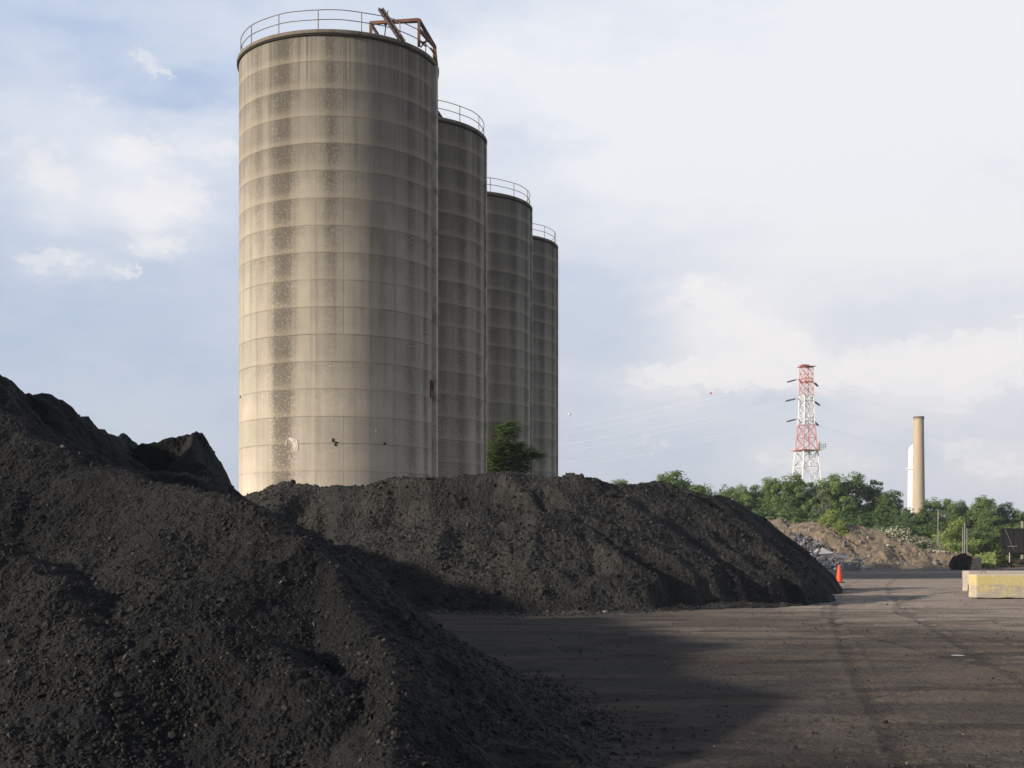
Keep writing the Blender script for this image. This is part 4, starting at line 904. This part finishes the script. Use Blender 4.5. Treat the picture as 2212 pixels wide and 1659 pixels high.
def trunk_mesh(H, r0, limbs, seed, spread):
    rr = random.Random(seed); mb = MB(); pts = []; k = 9
    for i in range(k): t = i / (k - 1); pts.append((0.25 * math.sin(t * 4 + seed) * t, 0.25 * math.cos(t * 3 + seed) * t, H * t))
    mb.tube(pts, [r0 * (1 - 0.85 * i / (k - 1)) * (1.35 if i == 0 else 1) for i in range(k)], 10)
    for j in range(limbs):
        t = rr.uniform(0.28, 0.92); a = rr.uniform(0, 6.28); i = int(t * (k - 1)); p = Vector(pts[i]); L = spread * rr.uniform(.5, 1.0) * (1.15 - t * .5); rise = L * rr.uniform(.5, 1.1)
        q = [p, p + Vector((math.cos(a), math.sin(a), 0)) * L * .4 + Vector((0, 0, rise * .3)), p + Vector((math.cos(a + .2), math.sin(a + .2), 0)) * L * .75 + Vector((0, 0, rise * .7)), p + Vector((math.cos(a + .3), math.sin(a + .3), 0)) * L + Vector((0, 0, rise))]
        rb = r0 * .38 * (1.1 - t * .6); mb.tube(q, [rb, rb * .7, rb * .4, rb * .15], 6)
    return mb
def lobes_for(H, W, seed, low=0.0, n=11):
    """crown of unit lobes: filled from low*H up, widest in the middle, uneven top"""
    rr = random.Random(seed); out = []
    for i in range(n):
        t = (i + .5) / n; z = H * (low + (0.93 - low) * t); wv = W * (0.62 + 0.38 * math.sin(math.pi * min(1, t * 1.15))) * (1 if t < .6 else 1 - (t - .6) * 1.5)
        a = rr.uniform(0, 6.28) if i else 0; o = wv * rr.uniform(.25, .62); rx = W * rr.uniform(.30, .50) * (1 if t < .7 else .72)
        out.append((o * math.cos(a + i * 2.4), o * math.sin(a + i * 2.4), z, rx, rx * rr.uniform(.8, 1.1), rx * rr.uniform(.62, .9)))
    return out
PROTO = {}
def tree_proto(kind, i):
    key = (kind, i)
    if key in PROTO: return PROTO[key]
    sd = 200 + i * 13 + len(kind)
    if kind == 'tree':    # 12 m unit tree
        H, W = 12.0, 4.4; cm = crown_mesh('crown', lobes_for(H, W, sd, 0.12 + .05 * (i % 2), 14), 24000, 0.155, sd, .62); tm = trunk_mesh(H * .85, .26, 9, sd, 4.2).mesh('trunk', True)
    elif kind == 'sparse':
        H, W = 12.0, 3.0; cm = crown_mesh('crown', lobes_for(H, W, sd, 0.3, 9), 4200, 0.15, sd, .3); tm = trunk_mesh(H * .93, .22, 18, sd, 3.0).mesh('trunk', True)
    else:                 # bush, 4 m unit
        H, W = 4.0, 2.6; cm = crown_mesh('crown', lobes_for(H, W, sd, 0.05, 9), 11000, 0.095, sd, .6); tm = trunk_mesh(H * .7, .09, 8, sd, 1.8).mesh('trunk', True)
    PROTO[key] = (cm, tm, H); return PROTO[key]
def plant(kind, name, px, top, dist, wscale, leaf, label, cat, group, i=0, bark=None, base=0.0):
    """a tree standing dist m away whose top reaches the given picture height"""
    cm, tm, H = tree_proto(kind, i); z = EYE + (HZ - top) / F * dist - base; s_ = z / H
    root = empty(name, ((px - CX) / F * dist, dist, base), label, cat, group, rz=(i * 1.7 + px * .37) % 6.28)
    root.scale = (s_ * wscale, s_ * wscale, s_)
    for nm, me, mt in (('crown', cm, leaf), ('trunk', tm, bark or M_bark)):
        o = bpy.data.objects.new(nm, me); C.objects.link(o); o.parent = root
        if not me.materials: me.materials.append(mt)
        o.material_slots[0].link = 'OBJECT'; o.material_slots[0].material = mt
    return root
G1 = 'trees of the wood behind the yard'
WOOD = [  # px, top, dist, width, leaf, proto, what sets it apart
 (1338, 1036, 205, 0.95, M_leaf, 0, 'treetop showing just above the coal right of the silos, leftmost of the wood'),
 (1380, 1043, 208, 0.75, M_leaf, 1, 'smallest treetop peeping over the coal crest, left of the big round tree'),
 (1432, 1024, 200, 1.05, M_leaf, 2, 'left half of the big round tree group behind the coal crest'),
 (1472, 1016, 203, 1.25, M_leaf, 3, 'big round-topped tree rising alone behind the coal crest'),
 (1508, 1048, 205, 0.9, M_leafd, 0, 'dark low tree on the right shoulder of the big round tree'),
 (1575, 1047, 210, 0.95, M_leaf, 1, 'tree with thin twiggy top at the left start of the long wood'),
 (1608, 1050, 206, 0.95, M_leaf, 2, 'even green tree second from the left start of the long wood'),
 (1640, 1046, 208, 0.9, M_leaf, 3, 'green tree with small pointed top, left of the pylon'),
 (1668, 1034, 207, 0.95, M_leaf, 0, 'green tree just left of the pylon legs'),
 (1700, 1030, 205, 1.0, M_leaf, 1, 'tall tree whose crown stands before the left pylon leg'),
 (1726, 1025, 205, 1.0, M_leaf, 2, 'rounded tree hiding the middle of the pylon base'),
 (1757, 1040, 208, 0.85, M_leafd, 3, 'darker tree with a gap showing bare twigs, right of the pylon base'),
 (1790, 1026, 206, 1.0, M_leaf, 0, 'full green tree right of the pylon'),
 (1820, 1032, 207, 0.95, M_leaf, 1, 'green tree second to the right of the pylon'),
 (1850, 1024, 208, 1.0, M_leaf, 2, 'tall rounded tree midway between pylon and chimney'),
 (1883, 1036, 210, 1.0, M_leafd, 3, 'broad deep green tree left of the pale thin tree'),
 (1912, 1060, 205, 0.95, M_leafd, 0, 'dark tree sloping down towards the chimney'),
 (1960, 1098, 200, 1.2, M_leafd, 2, 'low dark tree in front of the white tower foot'),
 (1990, 1096, 196, 1.2, M_leafd, 3, 'low dark tree in front of the chimney foot'),
 (2022, 1075, 215, 1.0, M_leaf, 1, 'green tree directly right of the brick chimney'),
 (2052, 1078, 214, 0.95, M_leaf, 0, 'green tree behind the slim utility pole'),
 (2082, 1083, 216, 0.95, M_leafd, 2, 'dark tree behind the cluster of three posts'),
 (2108, 1074, 214, 0.95, M_leaf, 3, 'green tree with feathery top between posts and railcar'),
 (2138, 1070, 212, 1.0, M_leaf, 1, 'tallest tree of the right-hand stretch, above the railcar corner'),
 (2165, 1086, 214, 0.95, M_leafd, 0, 'deep green tree above the left end of the railcar'),
 (2192, 1102, 214, 1.0, M_leaf, 2, 'green tree above the railcar near the picture edge'),
 (2218, 1104, 214, 1.0, M_leaf, 3, 'last tree at the right picture edge')]
for (px, top, d, wsc, lf, i, lab) in WOOD: plant('tree', 'tree', px, top, d, wsc, lf, lab, 'tree', G1, i)
plant('sparse', 'tree', 1942, 1050, 206, 0.85, M_leafp, 'thin pale grey-green tree with sky showing through, left of the chimney', 'tree', G1, 0, M_barkp)
plant('sparse', 'tree', 1775, 1052, 199, 0.8, M_leafp, 'nearly bare brownish tree in the gap right of the pylon base', 'tree', G1, 1, M_barkp)
G2 = 'bushes along the foot of the wood'
r_ = random.Random(5)
UND = [(1640, 1100, 190, 1.6, M_leafd), (1690, 1098, 188, 1.6, M_leaf), (1730, 1095, 186, 1.6, M_leafd), (1850, 1110, 184, 1.8, M_leafd), (1890, 1120, 182, 1.7, M_leafd), (1930, 1128, 180, 1.8, M_leafd), (1968, 1128, 184, 1.8, M_leafd),
       (2005, 1132, 182, 1.7, M_leafd), (2040, 1150, 178, 1.4, M_leaf), (2100, 1140, 178, 1.5, M_leaf), (2135, 1150, 176, 1.5, M_leaf), (2165, 1140, 182, 1.6, M_leaf), (2200, 1132, 182, 1.7, M_leaf)]
WORDS = ['dark bush where the coal slope meets the wood', 'green bush on the crest of the tan heap, left part', 'dark bush behind the tan heap below the pylon', 'dark bush right behind the lime bush', 'deep green bush above the flowering shrub, left one', 'deep green bush above the flowering shrub, middle one',
         'deep green bush above the flowering shrub, right one', 'dark bush below the slim utility pole', 'green bush left of the lime tree by the posts', 'green bush under the cluster of three posts', 'green bush between the posts and the railcar', 'green bush behind the top corner of the railcar', 'green bush behind the railcar at the picture edge']
for k, ((px, top, d, wsc, lf), lab) in enumerate(zip(UND, WORDS)): plant('bush', 'bush', px, top, d, wsc, lf, lab, 'bush', G2, k % 4)
plant('bush', 'bush', 1798, 1098, 155, 0.95, M_leafl, 'bright lime-green bush growing on the tan heap', 'bush', None, 1, base=max(0, hz(1798, 155) - 1.8))
plant('bush', 'bush', 1818, 1128, 152.5, 1.1, M_leafl, 'low lime-green bush spilling down the heap under the taller lime bush', 'bush', None, 3, base=max(0, hz(1818, 152.5) - 1.2))
plant('bush', 'bush', 2062, 1120, 172, 0.9, M_leafl, 'light green young tree left of the three posts', 'bush', None, 2)
for k, (px, top, d, lab) in enumerate(((1908, 1146, 162, 'shrub dotted with cream blossom on the heap slope, left one'), (1945, 1143, 161, 'shrub dotted with cream blossom on the heap slope, middle one'), (1985, 1160, 160, 'shrub dotted with cream blossom on the heap slope, right one'))):
    o = plant('bush', 'flowering_shrub', px, top, d, 1.25, M_leaf, lab, 'shrub', 'flowering shrubs on the heap', k)
    if k == 0: fmesh = crown_mesh('blossom', lobes_for(4.1, 2.7, 9, 0.35, 9), 900, 0.14, 77, .9, el=1.0)
    f = bpy.data.objects.new('blossom', fmesh); C.objects.link(f); f.parent = o
    if not fmesh.materials: fmesh.materials.append(M_flower)
# weeds and vines by the track
def weeds():
    r = np.random.default_rng(2); n = 9000; px = r.uniform(2085, 2240, n); d = np.where(px < 2150, r.uniform(152, 180, n), r.uniform(171, 182, n)); x = (px - CX) / F * d
    top = 0.5 + 2.6 * np.clip((d - 150) / 28, 0, 1) * (0.6 + 0.6 * fbm(x / 3, d / 3, 3, 4)); z = top * r.random(n) ** .6
    nrm = r.normal(size=(n, 3)) * .5 + np.array([-.2, -.4, .7]); nrm /= np.linalg.norm(nrm, axis=1)[:, None]; a = np.cross(nrm, r.normal(size=(n, 3))); a /= np.linalg.norm(a, axis=1)[:, None]; b_ = np.cross(nrm, a)
    s = 0.22 * r.uniform(.5, 1.4, n)[:, None]; c = np.stack([x, d, z], 1)
    P = np.stack([c - a * s, c + b_ * s * .5, c + a * s, c - b_ * s * .5], 1).reshape(-1, 3)
    o = link('weeds', np_mesh('weeds', P, np.arange(n * 4).reshape(-1, 4), smooth=False), M_leafl); setp(o, 'rank green weeds and vines on the bank behind the rails', 'weeds', kind='stuff')
weeds()
# far wood that closes the horizon behind the tree row
def far_wood():
    r = np.random.default_rng(6); n = 26000; px = r.uniform(-300, 2600, n); d = r.uniform(560, 640, n); x = (px - CX) / F * d
    top = 7 + 2.5 * fbm(x / 25, d / 25, 3, 8); z = top * r.random(n) ** .5
    nrm = r.normal(size=(n, 3)) * .5 + np.array([-.2, -.4, .7]); nrm /= np.linalg.norm(nrm, axis=1)[:, None]; a = np.cross(nrm, r.normal(size=(n, 3))); a /= np.linalg.norm(a, axis=1)[:, None]; b_ = np.cross(nrm, a)
    s = 1.2 * r.uniform(.5, 1.4, n)[:, None]; c = np.stack([x, d, z], 1); P = np.stack([c - a * s, c + b_ * s * .6, c + a * s, c - b_ * s * .6], 1).reshape(-1, 3)
    o = link('far_wood', np_mesh('far_wood', P, np.arange(n * 4).reshape(-1, 4), smooth=False), M_leafd); setp(o, 'low dark band of distant wood along the horizon', 'wood', kind='stuff')
far_wood()
# the small tree between the silos: pinnate fronds on pale crooked stems
def frond_tree():
    base = at(1098, 1200, 98.3); root = empty('small_tree', (base.x, base.y, 0), 'small dark green tree with drooping fronds growing between the silos', 'tree')
    rr = random.Random(12); tm = MB(); tips = []
    def P(px, py, dd=0.0): q = at(px, py, 98.3 + dd); return q - Vector((base.x, base.y, 0))
    stems = [([(1098, 1225), (1099, 1120), (1096, 1060), (1102, 1020), (1106, 985), (1098, 950), (1104, 925)], .16),
             ([(1096, 1060), (1080, 1030), (1068, 1005), (1064, 980)], .09), ([(1102, 1020), (1085, 990), (1076, 965), (1080, 945)], .09), ([(1102, 1020), (1120, 1000), (1135, 985), (1150, 980)], .09),
             ([(1135, 985), (1155, 985), (1165, 980)], .05), ([(1096, 1060), (1115, 1040), (1128, 1020), (1138, 1008)], .08), ([(1096, 1062), (1075, 1040), (1060, 1020)], .07), ([(1106, 985), (1118, 965), (1124, 955)], .07), ([(1098, 950), (1088, 935), (1085, 925)], .06)]
    for pts, r0 in stems:
        dd = rr.uniform(-1.0, 0.0); q = [P(a, b_, dd * i / len(pts)) for i, (a, b_) in enumerate(pts)]; tm.tube(q, [r0 * (1 - .75 * i / (len(q) - 1)) for i in range(len(q))], 7)
        for i in range(1, len(q)):
            for k in range(16 if r0 > .1 else 24): tips.append(q[i - 1].lerp(q[i], rr.random()))
    tips = [(t, .5) for t in tips if t.z > 6.0]
    for (px, py, rp, k) in ((1084, 962, 22, 144), (1101, 932, 17, 96), (1070, 985, 22, 128), (1108, 975, 22, 128), (1132, 982, 20, 112), (1158, 984, 12, 54), (1090, 1005, 26, 96), (1122, 1008, 20, 80), (1064, 1012, 18, 64), (1104, 915, 8, 28)):
        c = P(px, py, rr.uniform(-1.2, -.5) if px < 1095 else rr.uniform(-.8, .4)); rw = rp / F * 97
        for _ in range(k):
            v = Vector((rr.gauss(0, 1), rr.gauss(0, 1), rr.gauss(0, 1))).normalized() * rw * rr.random() ** .4; v.y *= .8; tips.append((c + v, .62))
    lv = []
    for t, L0 in tips:
        a = rr.uniform(0, 6.28); L = L0 * rr.uniform(.6, 1.3); dirh = Vector((math.cos(a), math.sin(a), 0)); up = rr.uniform(-.1, .75); side = Vector((-dirh.y, dirh.x, 0))
        for j in range(7):
            s_ = (j + 1) / 7; c = t + dirh * L * s_ + Vector((0, 0, up * L * s_ - .35 * L * s_ * s_))
            for sg in (-1, 1):
                tip = c + side * sg * .24 * (1 - .4 * s_) + dirh * .10 + Vector((0, 0, -.05)); w_ = dirh * .05
                lv.append((c - w_, c + w_, tip + w_ * .4, tip - w_ * .4))
    A = np.array([[tuple(v) for v in q] for q in lv]).reshape(-1, 3)
    link('crown', np_mesh('crown', A, np.arange(len(A)).reshape(-1, 4), smooth=False), leaf_material('leaf_frond', (0.12, 0.20, 0.055), (0.20, 0.29, 0.075), .4), root)
    tm.build('trunk', M_barkp, root, smooth=True)
frond_tree()
def vine():
    r = np.random.default_rng(15); n = 700; px = 1050.5 + r.random(n) * 4.5; py = r.uniform(520, 660, n); d = 99.0 - 0 * px; c = np.stack([(px - CX) / F * d, d + r.normal(0, .1, n), EYE + (HZ - py) / F * d], 1)
    nrm = r.normal(size=(n, 3)); nrm /= np.linalg.norm(nrm, axis=1)[:, None]; a = np.cross(nrm, r.normal(size=(n, 3))); a /= np.linalg.norm(a, axis=1)[:, None]; b_ = np.cross(nrm, a); s = .09
    P = np.stack([c - a * s, c + b_ * s * .7, c + a * s, c - b_ * s * .7], 1).reshape(-1, 3)
    return P
# climbing plant on the left edge of the third silo
vx = SILOS[2]; r = np.random.default_rng(15); n = 900; th = np.radians(-8 + r.normal(0, 1.6, n)); zz = EYE + (HZ - r.uniform(520, 680, n)) / F * 98.2
c = np.stack([vx[0] + (R_S + .06 + .1 * r.random(n)) * np.sin(th) , vx[1] - (R_S + .06 + .1 * r.random(n)) * np.cos(th), zz], 1)
nrm = r.normal(size=(n, 3)); a = np.cross(nrm, r.normal(size=(n, 3))); a /= np.linalg.norm(a, axis=1)[:, None]; b_ = np.cross(a, r.normal(size=(n, 3))); b_ /= np.linalg.norm(b_, axis=1)[:, None]
P = np.stack([c - a * .1, c + b_ * .07, c + a * .1, c - b_ * .07], 1).reshape(-1, 3)
o = link('climbing_vine', np_mesh('climbing_vine', P, np.arange(n * 4).reshape(-1, 4), smooth=False), M_leafd); setp(o, 'narrow green vine climbing the third silo beside the second', 'vine')

# ------------------------------------------------------------------ utility poles in the wood
M_pole = simple('pole_wood', (0.25, 0.225, 0.185), 0.9, var=.2, scale=2); M_poleg = simple('pole_grey', (0.24, 0.25, 0.25), 0.8)
def pole(px, top, d, r0, mat, label, arm=False, guy=None):
    x = (px - CX) / F * d; H = EYE + (HZ - top) / F * d; o = empty('utility_pole', (x, d, 0), label, 'pole', 'poles in front of the wood')
    mb = MB(); mb.tube([(0, 0, -.2), (0, 0, H * .5), (0, 0, H)], [r0 * 1.2, r0 * 1.05, r0 * .85], 12); mb.build('shaft', mat, o, smooth=True)
    if arm: mb = MB(); mb.box((0, -.16, H - .5), (1.5, .1, .12)); mb.build('crossarm', mat, o); mb = MB(); mb.box((-.35, -.25, H - 1.0), (.3, .28, .5), bev=.05); mb.build('transformer', M_poleg, o)
    if guy: mb = MB(); mb.tube([(0, 0, H * .96), guy], .035, 6); mb.build('guy_strut', M_poleg, o)
pole(2027, 1102, 170, .11, M_pole, 'slim pale wooden pole standing before the trees right of the chimney', guy=(-.35, -.6, .5))
pole(2084, 1128, 168, .09, M_pole, 'tallest of three close posts before the trees', False)
pole(2080, 1139, 168, .07, M_poleg, 'left short grey post of three close posts')
pole(2089, 1141, 168, .07, M_poleg, 'right short grey post of three close posts')
pole(2209, 1126, 172, .22, M_pole, 'thick pale post rising over the railcar at the picture edge')

# ------------------------------------------------------------------ chimney and white standpipe
m, b, s, tc = material('chimney_brick'); pz = tc.outputs['Object']; x, y, z = b.xyz(pz); th = b.mul(b.m('ARCTAN2', x, y), 2.0)
br = b.new('ShaderNodeTexBrick'); b.l.new(b.vec(b.mul(b.m('ARCTAN2', x, y), 1.9), z, 0.0), br.inputs['Vector']); br.inputs['Scale'].default_value = 1.6
for k_, v_ in (('Color1', (0.62, 0.49, 0.34, 1)), ('Color2', (0.52, 0.41, 0.29, 1)), ('Mortar', (0.42, 0.35, 0.26, 1))): br.inputs[k_].default_value = v_
br.inputs['Mortar Size'].default_value = 0.06; n = b.noise(b.vscale(pz, 1, 1, .2), 1.2, 5, .6)
cc = b.scalec(br.outputs['Color'], b.add(.8, b.mul(n, .4))); cc = b.mix(b.rng(z, 43.8, 44.6, 0, .8), cc, (.14, .11, .09)); b.l.new(cc, s.inputs['Base Color']); s.inputs['Roughness'].default_value = .9; M_brick = m
D1 = 415; p = at(1984.5, 1200, D1); ch = empty('chimney', (p.x, p.y, 0), 'tall tapering tan brick chimney rising over the trees', 'chimney')
Hc = EYE + 300 / F * D1
mb = MB(); mb.lathe([(2.25, -.3), (1.95, 14), (1.58, Hc - 1.2), (1.56, Hc - .9), (1.66, Hc - .85), (1.66, Hc - .45), (1.58, Hc - .42)], 48); mb.build('shaft', M_brick, ch, smooth=True)
mb = MB(); mb.lathe([(1.56, Hc - .44), (1.68, Hc - .38), (1.68, Hc), (1.1, Hc), (1.05, Hc - 2)], 48); mb.build('cap', simple('chimney_cap', (.17, .14, .12), .9), ch, smooth=True)
M_tank = simple('tank_white', (0.80, 0.79, 0.77), 0.45, var=.04)
D2 = 455; p = at(1977, 1200, D2); st = empty('standpipe', (p.x, p.y, 0), 'white domed tower half hidden behind the brick chimney', 'water tower')
def hz2(py): return EYE + (HZ - py) / F * D2
mb = MB(); mb.lathe([(2.8, -.3), (2.6, hz2(1100)), (2.45, hz2(1016))], 48); mb.build('shaft', M_tank, st, smooth=True)
mb = MB(); mb.lathe([(2.45, hz2(1016)), (2.95, hz2(1014.5)), (2.95, hz2(1012.5)), (2.35, hz2(1009))], 48); g = mb.build('gallery', M_tank, st, smooth=True)
mb = MB(); mb.lathe([(2.3, hz2(1010)), (2.3, hz2(975))] + [(2.3 * math.cos(a * math.pi / 24), hz2(975) + 2.6 * math.sin(a * math.pi / 24)) for a in range(0, 13)], 48); mb.build('tank', M_tank, st, smooth=True)

# ------------------------------------------------------------------ red and white lattice pylon, its lines and marker balls
DT = 481; M_red = simple('pylon_red', (0.62, 0.22, 0.17), 0.6, var=.12); M_wht = simple('pylon_white', (0.80, 0.79, 0.76), 0.6, var=.05); M_ins = simple('insulator_dark', (0.10, 0.10, 0.105), 0.4)
p = at(1742, 1200, DT); py_ = empty('pylon', (p.x, p.y, 0), 'tall red and white lattice power pylon rising behind the trees', 'pylon', rz=0.32)
def ht(py): return EYE + (HZ - py) / F * DT
mpp = DT / F
def hw(z):                                                    # half width of the square tower at height z
    return float(np.interp(z, [0, ht(1029), ht(974), ht(918), ht(840), ht(792)], [8.0 * .8, 56 * mpp / 2 * .78, 44 * mpp / 2 * .78, 33 * mpp / 2 * .78, 27 * mpp / 2 * .78, 26 * mpp / 2 * .78]))
def lattice(z0, z1, n, r_leg, r_br, mat, name):
    mb = MB(); zs = [z0 + (z1 - z0) * i / n for i in range(n + 1)]
    cs = [(-1, -1), (1, -1), (1, 1), (-1, 1)]
    for i in range(n):
        a, b_ = zs[i], zs[i + 1]; wa, wb = hw(a), hw(b_); mid = (a + b_) / 2; wm = hw(mid)
        for k in range(4):
            c0, c1 = cs[k], cs[(k + 1) % 4]
            mb.beam((c0[0] * wa, c0[1] * wa, a), (c0[0] * wb, c0[1] * wb, b_), r_leg)
            mb.beam((c0[0] * wa, c0[1] * wa, a), (c1[0] * wb, c1[1] * wb, b_), r_br); mb.beam((c1[0] * wa, c1[1] * wa, a), (c0[0] * wb, c0[1] * wb, b_), r_br)
            mb.beam((c0[0] * wb, c0[1] * wb, b_), (c1[0] * wb, c1[1] * wb, b_), r_br)
    return mb.build(name, mat, py_)
lattice(-.2, ht(1009), 4, .42, .22, M_wht, 'lower_legs'); lattice(ht(1009), ht(974), 1, .42, .22, M_wht, 'white_section')
lattice(ht(974), ht(918), 2, .34, .15, M_red, 'red_section'); lattice(ht(918), ht(856), 3, .30, .17, M_wht, 'white_section'); lattice(ht(856), ht(792), 4, .24, .11, M_red, 'red_section')
mb = MB(); mb.box((0, 0, ht(792)), (5.2, 5.2, .15)); mb.box((-1.0, 0, ht(789)), (3.0, 3.0, .12)); mb.box((0, 0, ht(973)), (8.4, 8.4, .18)); mb.build('platform', M_red, py_)
mb = MB(); mb.tube([(4.6, -1, ht(972)), (4.6, -1, ht(958))], .25, 6); mb.tube([(3.2, -3.6, ht(970)), (3.2, -3.6, ht(955))], .25, 6)
for k in range(4): mb.tube([(5.0 + k * .55, -1 - k * .3, ht(970)), (5.1 + k * .55, -1 - k * .3, ht(957))], .08, 5)
mb.beam((4, -1, ht(967)), (7.2, -2.2, ht(964)), .15); mb.beam((4, -1, ht(962)), (7.2, -2.2, ht(960)), .12); mb.build('antenna', M_poleg, py_)
tipsL, tipsR = [], []
for ay, mat, Lx in ((822, M_red, 27), (863, M_wht, 31), (907, M_wht, 28)):
    z = ht(ay); w_ = hw(z); L1 = 20 * mpp; L2 = 17 * mpp; mb = MB()
    for sg, L, dz_ in ((-1, L1, 0.35), (1, L2, -0.3)):
        tip = Vector((sg * L, 0, z + dz_))
        for yy in (-w_, w_):
            mb.beam((sg * w_ * .5, yy, z - .9), tip, .22); mb.beam((sg * w_ * .5, yy, z + .9), tip, .18)
        for t in (.35, .65): mb.beam(Vector((sg * w_, -w_, z)).lerp(tip, t), Vector((sg * w_, w_, z)).lerp(tip, t), .12)
    mb.beam((-w_, -w_, z - .6), (w_, -w_, z - .6), .3); mb.beam((-w_, w_, z - .6), (w_, w_, z - .6), .3); mb.beam((-w_, -w_, z + .6), (w_, -w_, z + .6), .2)
    arm = mb.build('crossarm', mat, py_)
    for sg, L, dz_, ex, drop in ((-1, L1, .35, Lx * mpp + 3.2, -1.2), (1, L2, -.3, Lx * mpp + .2, -1.6)):
        for oy in (-.3, .3):
            mb = MB(); t0 = Vector((sg * L, oy, z + dz_)); t1 = Vector((sg * (ex), oy, z + dz_ + drop)); mb.tube([t0, t0.lerp(t1, .3)], .06, 5)
            mb.tube([t0.lerp(t1, .3), t1], .26, 8); mb.build('insulator', M_ins, arm, smooth=True)
        M_ = Matrix.Rotation(py_.rotation_euler.z, 4, 'Z'); t1 = Vector((sg * ex, 0, z + dz_ + drop)); (tipsL if sg < 0 else tipsR).append(py_.location + (M_ @ t1))
M_wire = simple('wire_aluminium', (0.5, 0.5, 0.5), 0.4, 0.3, .05)
GW = 'power lines of the pylon'
def wire(a, b_, sag, label, r0=0.02, n=60):
    mb = MB(); P = []
    for i in range(n + 1): t = i / n; q = a.lerp(b_, t); q.z -= 4 * sag * t * (1 - t); P.append(q)
    mb.tube(P, r0, 5, cap=False); o = mb.build('power_line', M_wire, smooth=True); return setp(o, label, 'power line', GW)
# left-hand spans: fitted through what is seen between silo and pylon
ys = [(925, 1030), (940, 1040), (964, 1050), (980, 1058), (1001, 1066), (1013, 1074)]
nm_ = ['topmost', 'second', 'third', 'fourth', 'fifth', 'lowest']
for k in range(6):
    a = tipsL[k // 2].copy(); a.z -= (k % 2) * 0.6; a.y += (k % 2) * 1.0
    dB = 640.0; yB = ys[k][1]; bpt = at(380, yB, dB)
    # choose the sag so that the line passes y at x=1205
    best = None
    for sg_ in np.linspace(-25, 25, 101):
        for t in np.linspace(.2, .8, 61):
            q = a.lerp(bpt, t); q.z -= 4 * sg_ * t * (1 - t); X_ = CX + q.x / q.y * F
            if abs(X_ - 1205) < 7:
                e = abs(HZ - (q.z - EYE) / q.y * F - ys[k][0])
                if best is None or e < best[0]: best = (e, sg_)
    wire(a, bpt, max(0.5, best[1]), f'{nm_[k]} of the six pale wires between the silos and the pylon')
yr = [(925, 'upper'), (968, 'middle'), (1004, 'lower')]
for k, (y_, w_) in enumerate(yr):
    for j in range(2):
        a = tipsR[k].copy(); a.z -= j * .5; bpt = at(2420, y_ + 40 + j * 10, 600); wire(a, bpt, 3.0, f'{w_} right-hand wire of the pylon, {"front" if j == 0 else "rear"} of its pair', 0.013)
for (px, py, mat, lab) in ((1535, 849, M_red, 'small red marker ball hanging in the sky left of the pylon'), (1230, 895, M_wht, 'small white marker ball in the sky right of the silos')):
    q = at(px, py, 520); mb = MB(); mb.lathe([(0.46 * math.cos(a * math.pi / 12), 0.46 * math.sin(a * math.pi / 12)) for a in range(-6, 7)], 20); mb.tube([(-.7, 0, 0), (.7, 0, 0)], .06, 6)
    o = mb.build('marker_ball', mat, loc=q, smooth=True); setp(o, lab, 'marker ball', 'aerial marker balls')
top = at(1742, 790, DT); q1 = at(1535, 849, 520); q2 = at(1230, 895, 520)
mb = MB(); P = [top, q1.lerp(top, .5) + Vector((0, 0, -.6)), q1, q1.lerp(q2, .5) + Vector((0, 0, -2.0)), q2, at(900, 955, 560), at(380, 1010, 640)]
mb.tube(P, .018, 5, cap=False); setp(mb.build('power_line', M_wire, smooth=True), 'very thin top wire carrying the red and white marker balls', 'power line', GW)

# ------------------------------------------------------------------ summer haze over the yard
hm = bpy.data.materials.new('haze'); hm.use_nodes = True; ht_ = hm.node_tree; ht_.nodes.clear()
ho = ht_.nodes.new('ShaderNodeOutputMaterial'); pv = ht_.nodes.new('ShaderNodeVolumePrincipled'); ht_.links.new(pv.outputs[0], ho.inputs['Volume'])
pv.inputs['Color'].default_value = (0.88, 0.92, 1.0, 1); pv.inputs['Density'].default_value = 0.00026; pv.inputs['Anisotropy'].default_value = 0.2
mb = MB(); mb.box((0, 0, 40), (3400, 3400, 84)); setp(mb.build('haze', hm), 'thin pale haze in the air over the yard and the wood', 'haze', kind='stuff')
